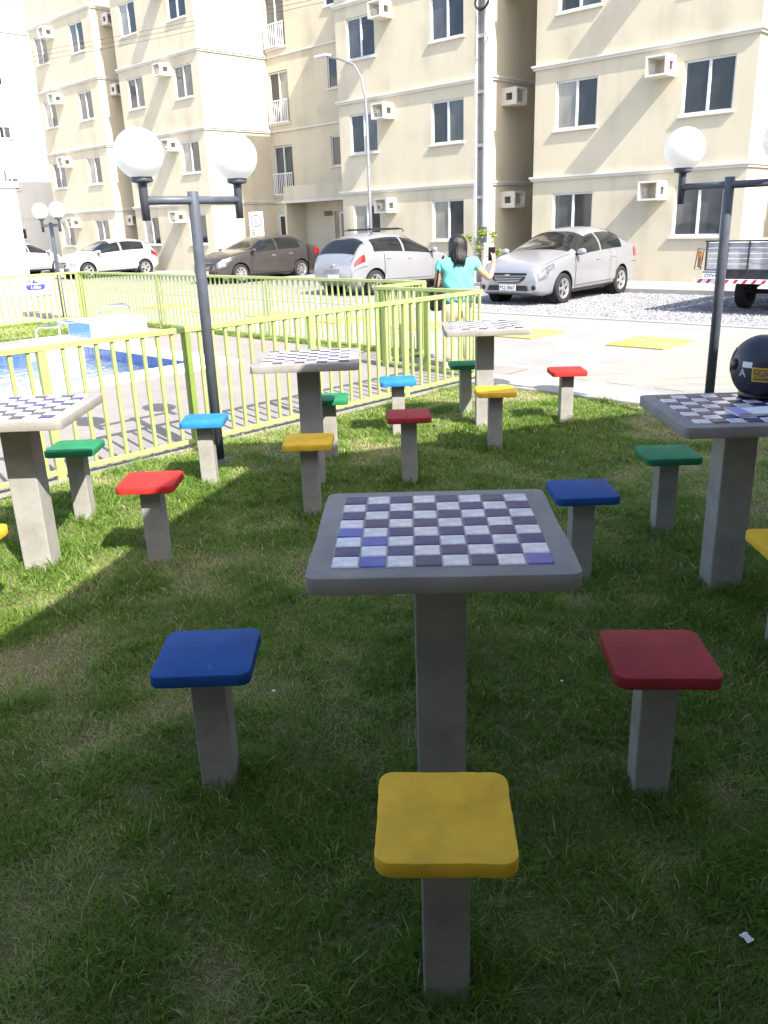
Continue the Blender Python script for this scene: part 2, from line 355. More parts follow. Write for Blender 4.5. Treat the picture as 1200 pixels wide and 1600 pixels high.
tme = rbox(-.058, -.006, -.058, .058, .006, .058, .003, 1); tme.materials.append(MT['pooltile'])
for r_ in range(2):
    n = int((PX1-PX0)/.124)
    for i in range(n):
        link('tile', tme, pool, None, (PX1-.065-.124*i, PY1-.004, -.055-.124*r_))
tmb = tme.copy()
for r_ in range(2):
    for i in range(48): link('tile', tmb, pool, None, (PX0+.004, PY1-.065-.124*i, -.055-.124*r_), R(90))

# raised tiled spa block by the pool
spa = thing('pool_spa_block', 'white raised block with blue tiled side at the pool corner', 'pool block', (0, 0, 0))
BX0, BX1, BY0, BY1, BZ = -12.75, -11.95, 6.02, 6.95, .36
link('block', rbox(BX0, BY0, -.3, BX1, BY1, BZ, .02), spa, MT['white'])
link('low_step', rbox(BX0-.1, BY0-.75, -.3, BX1-.1, BY0-.012, .12, .02), spa, MT['white'])
tm2 = rbox(-.085, -.006, -.085, .085, .006, .085, .004, 1); tm2.materials.append(MT['pooltile2'])
for i in range(4):
    for k in range(2): link('tile', tm2, spa, None, (BX0+.13+.178*i, BY0-.004, BZ-.11-.178*k))
for (pts) in ([(BX1-.15, BY0+.25, BZ), (BX1-.15, BY0+.25, BZ+.16), (BX1-.15, BY0+.32, BZ+.2), (BX1-.15, BY0+.65, BZ+.2), (BX1-.15, BY0+.72, BZ+.16), (BX1-.15, BY0+.72, BZ)],
              [(BX1-.55, BY0-.25, .14), (BX1-.55, BY0-.25, .30), (BX1-.5, BY0-.2, .36), (BX1-.1, BY0-.2, .38)],
              [(BX0+.1, BY0-.55, .14), (BX0+.1, BY0-.55, .26), (BX0+.16, BY0-.5, .31), (BX0+.6, BY0-.4, .33)]):
    link('handrail', MB().tube(pts, .019, 8).me(True), spa, MT['steel'])

# painted markings
def mark(name, pts, mat, z=.004):
    mb = MB().poly([(p[0], p[1], z) for p in pts]); n = len(pts)
    for i in range(n):
        a, b = pts[i], pts[(i+1) % n]; mb.quad((a[0], a[1], -.02), (b[0], b[1], -.02), (b[0], b[1], z), (a[0], a[1], z))
    return struct(link(name, mb.me(), mat=mat))
hx0, hx1, hy0, hy1 = -4.75, 6.0, 7.6, 12.3
hrows = []
k = 0; c = hx0-hy1
while c < hx1-hy0:
    pl = []
    # band between x - y = c and c + .2 inside the rectangle (45 degree hatch)
    def clip(cc):
        a = max(hx0, hy0+cc); b = min(hx1, hy1+cc); return a, b
    a0, b0 = clip(c); a1, b1 = clip(c+.30)
    if b0-a0 > .3 and b1-a1 > .3:
        mark('hatch_stripe', [(a0, a0-c), (a1, a1-c-.30), (b1, b1-c-.30), (b0, b0-c)], MT['yelworn'])
    c += .52
    if c > -1: break
for i, cx in enumerate((-5.18, -7.15, -9.1, -11.05, -13.0, -14.95, -16.9)):
    s = rbox(-.40, -.45, 0, .40, .45, .022, .008)
    struct(link('yellow_marker', s, mat=MT['yel'], loc=(cx, 10.35, .0)))

# ------------------------------------------------------------------ gravel stones (uncountable)
def stones(name, label, x0, y0, x1, y1, z, n, smin, smax):
    c = rng.uniform((x0, y0), (x1, y1), (n, 2)); s = rng.uniform(smin, smax, n)
    base = np.array([(1,0,0),(-1,0,0),(0,1,0),(0,-1,0),(0,0,1)], float)
    jit = rng.uniform(.6, 1.2, (n, 5, 1)); a = rng.uniform(0, 6.28, n)
    P = base[None]*jit*s[:, None, None]; P[:, :, 2] *= .7
    ca, sa = np.cos(a)[:, None], np.sin(a)[:, None]
    X = P[:, :, 0]*ca-P[:, :, 1]*sa+c[:, :1]; Y = P[:, :, 0]*sa+P[:, :, 1]*ca+c[:, 1:]; Z = P[:, :, 2]+z
    V = np.stack([X, Y, Z], -1).reshape(-1, 3)
    F = np.array([(0,2,4),(2,1,4),(1,3,4),(3,0,4)])[None]+(np.arange(n)*5)[:, None, None]
    me = bpy.data.meshes.new(name); me.from_pydata(V.tolist(), [], F.reshape(-1, 3).tolist())
    at = me.attributes.new('tint', 'FLOAT', 'POINT'); at.data.foreach_set('value', np.repeat(rng.beta(2, 1.6, n), 5).astype(np.float32))
    o = link(name, me, mat=MT['stone']); o['kind'] = 'stuff'; tag(o, label, 'gravel'); return o
stones('gravel', 'loose light grey gravel around the silver sedan and trailer', -12.2, 12.65, -1.5, 17.95, PK-.01, 42000, .012, .032)

# ------------------------------------------------------------------ tables and stools
YAWC = BASE_YAW
def rslab(w, t, rad, seg=6, bv=.0035):
    pts = []
    h = w/2-rad
    for cx, cy, a0 in ((h, h, 0), (-h, h, 90), (-h, -h, 180), (h, -h, 270)):
        for i in range(seg+1):
            a = R(a0+90*i/seg); pts.append((cx+rad*math.cos(a), cy+rad*math.sin(a)))
        a = R(a0+90); p0 = pts[-1]; dx_, dy_ = -math.sin(R(a0)), math.cos(R(a0))      # cast edges wander a little
        dx_, dy_ = -math.cos(R(a0)), -math.sin(R(a0))
        for k_ in range(1, 10): pts.append((p0[0]+dx_*2*h*k_/10+random.gauss(0, .0007), p0[1]+dy_*2*h*k_/10+random.gauss(0, .0007)))
    bm = bmesh.new(); vs_ = [bm.verts.new((x, y, 0)) for x, y in pts]; f = bm.faces.new(vs_)
    ex = bmesh.ops.extrude_face_region(bm, geom=[f]); bmesh.ops.translate(bm, verts=[v for v in ex['geom'] if isinstance(v, bmesh.types.BMVert)], vec=(0, 0, t))
    bmesh.ops.recalc_face_normals(bm, faces=bm.faces)
    ed = [e for e in bm.edges if abs(e.verts[0].co.z-e.verts[1].co.z) < 1e-6]
    bmesh.ops.bevel(bm, geom=ed, offset=bv, segments=2, affect='EDGES', profile=.5)
    me = bpy.data.meshes.new('slab'); bm.to_mesh(me); bm.free(); smooth(me)
    try: me.set_sharp_from_angle(angle=R(35))
    except Exception: pass
    # slightly hand-cast edges
    for v in me.vertices:
        n_ = math.sin(v.co.x*31+v.co.y*17)*.0012; v.co.x += n_; v.co.y -= n_
    return me
TW, TT, TH = .652, .044, .8244
SW, ST, SH = .28, .036, .4485
slab_me = rslab(TW, TT, .028); seat_me = rslab(SW, ST, .034)
tleg = rbox(-.07, -.07, -.12, .07, .07, TH-TT, .006); sleg = rbox(-.05, -.05, -.12, .05, .05, SH-ST, .005)
CELL = .0672; tile_me = rbox(-.0318, -.0318, -.004, .0318, .0318, .0035, .0025, 1)
tiles = {}
for k in ('tw', 'td', 'tv', 'tb', 'tk'):
    m_ = tile_me.copy(); m_.materials.append(MT[k]); tiles[k] = m_
LEGS = []
def game_table(cx, cy, a, label, dark, vivid=()):
    x, y = c2w(cx, cy); t = thing('game_table', label, 'game table', (x, y, 0), YAWC+R(a), 'chequered concrete game tables')
    LEGS.append((x, y, YAWC+R(a), .075))
    link('leg', tleg, t, MT['conc']); s = link('tabletop', slab_me, t, MT['slab'], (0, 0, TH-TT))
    link('grout_bed', MB().box(-4*CELL, -4*CELL, TT-.02, 4*CELL, 4*CELL, TT+.0012).me(), s, MT['grout'])
    for i in range(8):
        for j in range(8):
            d = (i+j) % 2 == 1
            if d: k = 'tb' if (i, j) in vivid else random.choice(dark)
            else: k = 'tw'
            q = link('tile', tiles[k], s, None, ((i-3.5)*CELL, (j-3.5)*CELL, TT+.0015+random.uniform(-.0004, .0006)), random.gauss(0, .012))
            q.rotation_euler[0] = random.gauss(0, .008); q.rotation_euler[1] = random.gauss(0, .008)
    return t
game_table(.145, 2.09, -2.1, 'nearest chequered game table in the middle, grey concrete slab with blue-violet and white tiles', ['td', 'td', 'tv'], {(1, 0), (1, 2), (0, 3), (7, 0)})
game_table(1.50, 3.409, -1.1, 'shaded chequered concrete table at right carrying the dark helmet', ['td', 'td', 'tv'])
game_table(-1.752, 3.945, .7, 'sunlit chequered concrete table cut off by the left edge', ['tk', 'td'])
game_table(-.449, 5.28, .6, 'sunlit chequered concrete table just right of the twin-globe lamp by the fence', ['tk', 'tk', 'td'])
game_table(.842, 6.632, -1.8, 'farthest sunlit chequered concrete table by the end of the fence', ['tk', 'tk', 'td'])
def stool(cx, cy, a, col, label):
    x, y = c2w(cx, cy); yw = YAWC+R(a); t = thing('stool', label, 'stool', (x, y, 0), yw, 'square painted concrete stools')
    LEGS.append((x, y, yw, .055))
    me = seats.setdefault(col, None)
    if me is None: me = seat_me.copy(); me.materials.append(MT[col]); seats[col] = me
    link('seat', me, t, None, (0, 0, SH-ST)); link('leg', sleg, t, MT['conc'])
seats = {}
for s in ((.103, 1.408, -3.2, 'yellow', 'large yellow stool in the very front, nearest the camera'),
          (-.526, 2.142, .1, 'blue', 'shaded blue stool left of the nearest game table'),
          (.75, 2.044, -4.4, 'red', 'shaded red stool right of the nearest game table'),
          (.165, 2.79, -2, 'green', 'green stool hidden behind the nearest game table'),
          (.895, 3.549, -.3, 'blue', 'shaded blue stool behind the right corner of the nearest game table'),
          (1.468, 4.111, -1, 'green', 'green stool in shade behind the table with the helmet'),
          (1.515, 2.83, -2, 'yellow', 'yellow stool cut off by the right edge'),
          (2.13, 3.33, 1, 'red', 'red stool beyond the right edge beside the helmet table'),
          (-1.15, 3.94, -.1, 'red_sunlit', 'sunlit red stool right of the leftmost game table'),
          (-1.778, 4.686, 1.9, 'green', 'green stool close to the lime fence behind the leftmost table'),
          (-1.735, 3.20, 1, 'yellow', 'yellow stool cut off by the left edge'),
          (-2.40, 3.95, 0, 'blue_sunlit', 'sunlit blue stool beyond the left edge beside the leftmost table'),
          (-1.148, 5.301, 1.1, 'blue_sunlit', 'sunlit blue stool standing before the lamp pole by the fence'),
          (.178, 5.23, 1, 'red', 'shaded red stool right of the second-farthest table'),
          (-.419, 4.643, -1, 'yellow', 'yellow stool in front of the sunlit table next to the lamp'),
          (-.369, 5.871, 2, 'green', 'green stool mostly hidden behind the sunlit table next to the lamp'),
          (.142, 6.50, 1, 'blue_sunlit', 'sunlit blue stool left of the farthest table, beside the fence'),
          (.745, 7.163, 1, 'green', 'green stool behind the farthest table by the fence corner'),
          (.835, 5.94, -2, 'yellow', 'yellow stool in front of the farthest table'),
          (1.513, 6.667, -1, 'red_sunlit', 'sunlit red stool at the lawn edge right of the farthest table')): stool(*s)

# helmet, booklet on the right table; litter
hx, hy = c2w(1.672, 3.60)
hel = thing('motorcycle_helmet', 'dark navy motorcycle helmet with yellow sticker standing on the right table', 'helmet', (hx, hy, TH+.006), YAWC+R(8))
HA, HB, HC, HZ = .128, .148, .135, .132     # side, front-back, up radii
def hel_pt(az, el, off=0.):                 # az 0 = front (+y local), el elevation
    r_ = math.cos(el if el > 0 else el*.78); x = (HA+off)*r_*math.sin(az); y = (HB+off)*r_*math.cos(az); z = HZ+(HC+off)*math.sin(el)
    if el < 0: k_ = 1-.10*(el/-1.0)**2; y *= k_; x *= k_
    return (x, y, z)
rows = [[hel_pt(2*math.pi*j/36, -1.02+(1.5708+1.02)*i/20) for j in range(37)] for i in range(21)]
link('shell', MB().grid(rows).me(True), hel, MT['navy'])
link('base_trim', MB().lathe([(.070, .004), (.088, .0), (.094, .010), (.085, .024)], 32).me(True), hel, MT['blackgl'])
rows = [[hel_pt(az, el, .003) for az in np.linspace(-1.15, 1.15, 16)] for el in np.linspace(-.28, .55, 8)]
link('visor', MB().grid(rows).me(True), hel, MT['carglass'])
for sgn in (-1, 1): link('visor_pivot', MB().lathe([(.0, .006), (.022, .006), (.026, 0)], 18).me(True), hel, MT['blackgl']).matrix_local = Matrix.Translation(Vector(hel_pt(sgn*1.45, .1, .002))) @ Vector((sgn, .1, .1)).to_track_quat('Z', 'Y').to_matrix().to_4x4()
AZ0 = math.pi+.60
def on_helmet(me, az0, el0, off):
    for v in me.vertices:
        x, y, z = v.co; p = hel_pt(az0-x/.14, el0+y/.135, off+z); v.co = p
    me.update(); return me
def frame_me(w, h, b, t=.001):
    mb = MB(); n = 8
    for (xa, ya, xb, yb) in ((-w/2, -h/2, w/2, -h/2+b), (-w/2, h/2-b, w/2, h/2), (-w/2, -h/2+b, -w/2+b, h/2-b), (w/2-b, -h/2+b, w/2, h/2-b)):
        mb.grid([[(xa+(xb-xa)*i/n, ya+(yb-ya)*j/2, t) for i in range(n+1)] for j in range(3)])
    return mb.me()
def patch(w, h, t=.0006): return MB().grid([[(-w/2+w*i/8, -h/2+h*j/4, t) for i in range(9)] for j in range(5)]).me()
link('sticker_back', on_helmet(patch(.092, .056), AZ0, -.12, .001), hel, MT['vent'])
link('sticker_frame', on_helmet(frame_me(.096, .060, .006), AZ0, -.12, .0015), hel, MT['stick'])
for txt, el in (('PORTO', -.045), ('SEGURO', -.185)):
    me = text_mesh(txt, .0215, .0004); [setattr(v, 'co', Vector((v.co.x, v.co.y, v.co.z))) for v in me.vertices]
    link('lettering', on_helmet(me, AZ0, el, .002), hel, MT['stick'])
link('label', on_helmet(patch(.045, .024), AZ0+.52, .16, .0015), hel, MT['paper'])
me = text_mesh('A', .05, .0004); link('lettering', on_helmet(me, AZ0+.66, -.12, .0015), hel, MT['plate'])
bx_, by_ = c2w(1.56, 3.285)
bk = thing('booklet', 'lilac and white booklet lying beside the helmet', 'booklet', (bx_, by_, TH+.0065), YAWC+R(4))
link('pages', rbox(-.145, -.06, 0, .145, .06, .011, .002, 1), bk, MT['paper']); link('cover', rbox(-.147, -.062, .0112, -.09, .062, .0135, .001, 1), bk, MT['lilac'])
for i, (cx, cy, s) in enumerate(((.80, 1.47, .014), (.83, 2.33, .008), (-.42, 2.62, .006), (.62, 2.62, .006))):
    x, y = c2w(cx, cy); mb = MB(); n = 5
    mb.grid([[((a/n-.5)*s*2, (b/n-.5)*s*1.5, random.uniform(0, s*.5)) for a in range(n+1)] for b in range(n+1)])
    tag(link('paper_scrap', mb.me(), mat=MT['paper'], loc=(x, y, .022), rotz=random.uniform(0, 3)), ['crumpled white paper scrap on the grass at the far right', 'tiny white scrap in the grass behind the shaded red stool', 'tiny white scrap in the grass behind the front blue stool', 'tiny white scrap in the grass right of the nearest table leg'][i], 'litter', 'scraps on the lawn')

# ------------------------------------------------------------------ lamps with twin globes
pole_me = bevel(MB().lathe([(.036, 0), (.036, 1.845), (.0, 1.846)], 20).me(True), .002) if False else MB().lathe([(.0, 0), (.036, 0), (.036, 1.84), (.034, 1.845), (.0, 1.846)], 20).me(True)
flange = MB().lathe([(.0, .03), (.05, .03), (.085, .012), (.085, 0), (0, 0)], 20).me(True)
arm_me = MB().tube([(-.365, 0, 0), (.365, 0, 0)], .026, 14).me(True)
cup_me = MB().lathe([(.0, -.13), (.026, -.13), (.028, .085), (.03, .09), (.062, .098), (.066, .102), (.066, .128), (.0, .128)], 20).me(True)
globe_me = MB().lathe([(.150*math.sin(math.pi*i/24)+1e-4, -.150*math.cos(math.pi*i/24)) for i in range(25)], 36).me(True)
def lamp(x, y, rz, label):
    t = thing('twin_globe_lamp', label, 'lamp', (x, y, 0), rz, 'dark twin-globe garden lamps')
    link('pole', pole_me, t, MT['dark']); link('base_flange', flange, t, MT['dark']); link('crossarm', arm_me, t, MT['dark'], (0, 0, 1.79))
    for s in (-1, 1):
        link('socket', cup_me, t, MT['dark'], (s*.365, 0, 1.80)); link('globe', globe_me, t, MT['globe'], (s*.365, 0, 2.062))
lamp(-4.95, 3.33, R(90), 'dark twin-globe lamp standing by the lime fence on the left')
lamp(-2.70, 6.45, 0, 'dark twin-globe lamp at the right behind the helmet table')
lamp(-16.45, 7.75, 0, 'small distant twin-globe lamp beside the pool depth sign')

# ------------------------------------------------------------------ lime fences
FH = .92
picket = rbox(-.0125, -.0125, .05, .0125, .0125, FH-.035, .003, 1); picket.materials.append(MT['lime'])
fpost = rbox(-.03, -.022, -.05, .03, .022, FH-.01, .004, 1); fpost.materials.append(MT['lime'])
fpost2 = fpost.copy(); fpost2.materials.clear(); fpost2.materials.append(MT['lime2'])
def fence(p, q, label, posts=(), n=None, step=.12, dark=()):
    a = Vector((p[0], p[1], 0)); b = Vector((q[0], q[1], 0)); d = b-a; ln = d.length; rz = math.atan2(d.y, d.x)
    t = thing('railing', label, 'fence', a, rz, 'lime green metal railings round the pool')
    link('top_rail', rbox(-.02, -.025, FH-.035, ln+.02, .025, FH+.005, .004, 1), t, MT['lime'])
    link('bottom_rail', rbox(-.02, -.018, .04, ln+.02, .018, .075, .004, 1), t, MT['lime'])
    k = int(ln/step+.5)
    for i in range(k+1):
        x = i*step
        if any(abs(x-s) < step*.5 for s in posts) or x > ln: continue
        link('picket', picket, t, None, (x, 0, 0))
    for s in posts: link('post', fpost2 if s in dark else fpost, t, None, (s, 0, 0))
    return t
fence((-5.46, -3.0), (-5.46, 7.04), 'long lime railing running from the left edge between lawn and pool', posts=[.02, 1.14, 2.25, 3.10, 4.25, 5.37, 6.48, 7.72, 8.9], dark=[6.48])
fence((-5.485, 7.085), (-6.98, 7.085), 'short lime railing closing the end of the pool enclosure before the woman', posts=[.74, 1.40, 1.495], dark=[.74, 1.40])
fence((-7.02, 7.14), (-7.02, 7.93), 'very short lime railing return behind the gate corner', posts=[.0, .79], dark=[.0])
fence((-7.05, 7.98), (-16.05, 7.98), 'far lime railing of the pool enclosure in front of the parked cars', posts=[.0, 3.12, 6.12, 8.98])
fence((-16.1, 7.95), (-16.1, 1.0), 'left far lime railing carrying the pool depth sign', posts=[.0, 3.0, 6.0])

sg = thing('pool_depth_sign', 'white pool depth sign with swimmer and 1,40m on the far railing', 'sign', (-16.06, 7.08, .70), R(90))
sg.scale = (.62, 1, .66)
link('panel', rbox(-.46, -.006, -.25, .46, .006, .25, .006, 1), sg, MT['paper'])
def onsign(me, x, z, mat, name, y=-.0075):
    o = link(name, me, sg, mat, (x, y, z)); o.rotation_euler[0] = R(90); return o
bar = []
for x, z in ((-.3, .06), (.3, .06), (.3, -.03), (.27, -.08), (.22, -.1), (-.22, -.1), (-.27, -.08), (-.3, -.03)): bar.append((x, z, 0))
onsign(MB().poly(bar).me(), 0, 0, MT['signblue'], 'blue_band')
onsign(MB().poly([(-.12, .085, 0), (.1, .085, 0), (.16, .10, 0), (-.02, .16, 0), (.06, .185, 0), (.05, .2, 0), (-.05, .19, 0)]).me(), 0, 0, MT['signblue'], 'swimmer')
onsign(MB().poly([(-.16+.032*math.cos(i*.5236), .15+.032*math.sin(i*.5236), 0) for i in range(12)]).me(), 0, 0, MT['signblue'], 'swimmer_head')
onsign(text_mesh('1,40m', .13, .001), 0, -.02, MT['paper'], 'lettering', -.0095)
for z, ws in ((-.145, (-.1, -.04, .03, .09)), (-.195, (-.27, -.18, -.08, .02, .12, .2, .27))):
    mb = MB()
    for w in ws: mb.box(w-.035, z-.008, 0, w+.03, z+.008, .001)
    onsign(mb.me(), 0, 0, MT['plate'], 'fine_print')

# ------------------------------------------------------------------ apartment buildings
VF = 20.15; FLH = 2.67
def wall_holes(x0, x1, z0, z1, holes, depth=.12):
    """vertical wall in local XZ plane (y=0, outside is -y) with rectangular openings and reveals"""
    xs = sorted({x0, x1, *[h[0] for h in holes], *[h[2] for h in holes]}); zs = sorted({z0, z1, *[h[1] for h in holes], *[h[3] for h in holes]})
    mb = MB()
    for i in range(len(xs)-1):
        for j in range(len(zs)-1):
            cx, cz = (xs[i]+xs[i+1])/2, (zs[j]+zs[j+1])/2
            if any(h[0] < cx < h[2] and h[1] < cz < h[3] for h in holes): continue
            mb.quad((xs[i], 0, zs[j]), (xs[i+1], 0, zs[j]), (xs[i+1], 0, zs[j+1]), (xs[i], 0, zs[j+1]))
    for a, b, c, d in holes:
        mb.quad((a,0,b),(a,depth,b),(a,depth,d),(a,0,d)).quad((c,0,b),(c,0,d),(c,depth,d),(c,depth,b)).quad((a,0,d),(a,depth,d),(c,depth,d),(c,0,d)).quad((a,0,b),(c,0,b),(c,depth,b),(a,depth,b))
    return mb
WW, WH = 1.2, 1.13
def window_meshes(w, h):
    fr = MB(); b = .045
    fr.box(0, .045, 0, w, .105, b).box(0, .045, h-b, w, .105, h).box(0, .045, b, b, .105, h-b).box(w-b, .045, b, w, .105, h-b)
    fr.box(w/2-.03, .040, b, w/2+.03, .098, h-b)
    pane = MB().box(0, .07, 0, w/2-b-.03-.004, .078, h-2*b-.004)
    sill = rbox(-.06, -.06, -.065, w+.06, .04, -.002, .01, 1)
    return fr.me(), pane.me(), sill
WM = window_meshes(WW, WH); PANES = {}
def pane_me(k, base=None, key=''):
    if (key, k) not in PANES:
        m_ = (base or WM[1]).copy(); m_.materials.clear(); m_.materials.append(MT[k]); PANES[(key, k)] = m_
    return PANES[(key, k)]
def add_window(root, x, z, meshes=WM, w=WW, key='', pk=None):
    f = link('window', meshes[0], root, MT['wframe'], (x, 0, z))
    ks = pk or random.choice([('g1', 'g1'), ('g2', 'g1'), ('g2', 'g2'), ('g1', 'g2'), ('g3', 'g1')])
    for i, k in enumerate(ks):
        p = link('pane', pane_me(k, meshes[1], key), f, None, (.047 if i == 0 else w/2+.032, (.0 if i == 0 else .006), .047))
    link('sill', meshes[2], f, MT['trim']); return f
def ac_mesh():
    mb = MB(); w, d, h, t = .52, .50, .44, .045    # open concrete air-conditioner cradle, hole in each cheek
    mb.box(0, -d, 0, w, 0, t).box(0, -d, h-t, w, 0, h)
    for x in (0, w-t):
        mb.box(x, -d, t, x+t, -d+.14, h-t).box(x, -.14, t, x+t, 0, h-t).box(x, -d+.14, t, x+t, -.14, t+.08).box(x, -d+.14, h-t-.09, x+t, -.14, h-t)
    return mb.me()
AC = ac_mesh()
def wing(root, x0, x1, y1, wins, acs, side_ac=(), top=12.2, label=None):
    """box wing whose facade faces -y at the root's origin line; local coordinates of root"""
    holes = [(x, 1.09+FLH*k, x+WW, 1.09+FLH*k+WH) for k in range(4) for x in wins]
    mb = wall_holes(x0, x1, -.1, top, holes)
    mb.quad((x1,0,-.1),(x1,y1,-.1),(x1,y1,top),(x1,0,top)).quad((x0,0,-.1),(x0,0,top),(x0,y1,top),(x0,y1,-.1)).quad((x0,y1,-.1),(x0,y1,top),(x1,y1,top),(x1,y1,-.1)).quad((x0,0,top),(x1,0,top),(x1,y1,top),(x0,y1,top))
    w = link('wall', mb.me(fix=False), root, MT['wall'])
    for k in range(4):
        z = 2.55+FLH*k
        lm = MB().box(x0-.05, -.05, z, x1+.05, y1-.1, z+.06).box(x0-.085, -.085, z+.0605, x1+.085, y1-.1, z+.115)
        link('ledge', lm.me(), w, MT['trim'])
        for x in wins: add_window(root, x, 1.09+FLH*k)
        for x in acs: link('air_conditioner_cradle', AC, root, MT['trim'], (x, -.0005, 1.93+FLH*k))
        for y in side_ac:
            link('air_conditioner_cradle', AC, root, MT['trim'], (x1+.0005, y, 1.93+FLH*k), R(90))
    link('coping', MB().box(x0-.07, -.07, top, x1+.07, y1, top+.09).me(), root, MT['trim'])
    return w
bA = thing('apartment_building', 'cream apartment building with recessed balcony entrance behind the brown and silver cars', 'building', (-34.5, VF, 0))
o = 34.5
wing(bA, -34.5+o, -28.75+o, 12, (-33.9+o, -30.43+o), (-31.10+o,))
wing(bA, -21.3+o, -15.29+o, 12, (-20.81+o, -17.39+o), (-19.37+o,), (.55, 2.35))
# recessed core with balconies, windows and porch
RY = 3.2; rx0, rx1 = -28.75+o, -21.3+o
holes = []
for k in range(4):
    holes.append((rx0+.12, .18+FLH*k if k else .03, rx0+1.27, 2.05+FLH*k)); holes.append((rx0+3.55, 1.09+FLH*k, rx0+4.55, 2.14+FLH*k))
mb = wall_holes(rx0, rx1, -.1, 12.2, [h for h in holes if h[1] > 1])
cw = link('recess_wall', mb.me(fix=False), bA, MT['wall'], (0, RY, 0))
cm = window_meshes(1.15, 1.85); wm2 = window_meshes(1.0, 1.05)
for k in range(4):
    link('ledge', MB().box(rx0, -.05, 2.55+FLH*k, rx1, .02, 2.62+FLH*k).me(), cw, MT['trim'])
    if k:
        f = add_window(cw, rx0+.12, .18+FLH*k, cm, 1.15, 'door', ('g1', 'g3') if k == 2 else ('g2', 'g2'))
        f = link('balcony_rail', MB().box(rx0+.08, -.12, .98+FLH*k, rx0+1.30, -.09, 1.02+FLH*k).box(rx0+.08, -.12, .2+FLH*k, rx0+1.30, -.09, .24+FLH*k).me(), cw, MT['white'])
        bl = MB().box(-.011, -.116, .241, .011, -.094, .979).me()
        for i in range(11): link('baluster', bl, f, MT['white'], (rx0+.12+i*.114, 0, FLH*k))
        add_window(cw, rx0+3.55, 1.09+FLH*k, wm2, 1.0, 'small')
PY = 2.2
porch = link('porch', MB().box(rx0+1.75, PY, 2.50, rx1, RY, 3.12).box(rx0+1.75, PY, .03, rx0+1.87, RY, 2.498).me(), bA, MT['wall'])
link('porch_edge', MB().box(rx0+1.68, PY-.07, 2.50, rx1, PY-.002, 2.60).me(), porch, MT['trim'])
link('vent', rbox(rx0+3.0, RY-.03, 1.98, rx0+3.45, RY-.002, 2.16, .004, 1), porch, MT['vent'])
for x0_, w_ in ((rx0+.25, .75), (rx0+3.9, .9)):
    d = link('door', rbox(x0_, RY-.06, .03, x0_+w_, RY-.003, 2.12, .006, 1), bA, MT['wframe'])
    link('door_glass', MB().box(x0_+.08, RY-.066, .15, x0_+w_-.08, RY-.061, 2.04).me(), d, MT['g1'])
bB = thing('apartment_building', 'cream apartment building wing behind the silver sedan at right', 'building', (-13.8, VF, 0)); o = 13.8
wing(bB, -13.8+o, -8.07+o, 12, (-13.16+o, -9.74+o), (-10.45+o,))
wing(bB, -8.07+o+1.6, -8.07+o+9.0, 12, (-5.5+o,), ()) if False else None
mb = wall_holes(-8.0+o, 4+o, -.1, 12.2, []); link('recess_wall', mb.me(fix=False), bB, MT['wall'], (0, 4.2, 0))
wing(bB, -1.2+o, 4.6+o, 12, (-.6+o, 2.9+o), (2.2+o,))
bC = thing('apartment_building', 'cream apartment building wing at far left behind the white hatchback', 'building', (-42.0, VF, 0)); o = 42.0
wing(bC, -42.0+o, -36.2+o, 12, (-41.6+o, -38.16+o), (-40.06+o,), (.5,))
# distant building facing +x, at the far left
bD = thing('apartment_building', 'pale distant apartment building with small windows under the blue sky', 'building', (-50.0, -4, 0), R(90))
small = window_meshes(.75, .6); H4 = []
wx = [25.35, 20.0, 14.0, 8.0]
for k in range(4):
    for x in wx: H4.append((x, 1.45+FLH*k, x+.75, 2.05+FLH*k))
mb = wall_holes(0, 44, -.1, 12.1, H4); mb.quad((0,0,12.1),(44,0,12.1),(44,10,12.1),(0,10,12.1)).quad((0,0,-.1),(0,0,12.1),(0,10,12.1),(0,10,-.1))
wD = link('wall', mb.me(fix=False), bD, MT['wallw'])
for k in range(4):
    link('ledge', MB().box(0, -.03, 2.55+FLH*k, 44, .05, 2.62+FLH*k).me(), wD, MT['trim'])
    for x in wx: add_window(bD, x, 1.45+FLH*k, small, .75, 'tiny')
link('coping', MB().box(-.05, -.08, 12.1, 44, .2, 12.2).me(), bD, MT['trim'])
# low white pool house at the left edge
ph = thing('pool_house', 'blank white low building at the left edge behind the railing', 'building', (-19.35, 8.45, 0))
link('wall', MB().box(-5, -9, -.1, 0, 0, 2.62).me(), ph, MT['wallw']); link('parapet_cap', MB().box(-5.05, -9.05, 2.6205, .05, .05, 2.75).me(), ph, MT['trim']); link('plinth', MB().box(-5, -9, -.1, .03, .03, .28).me(), ph, MT['walk'])
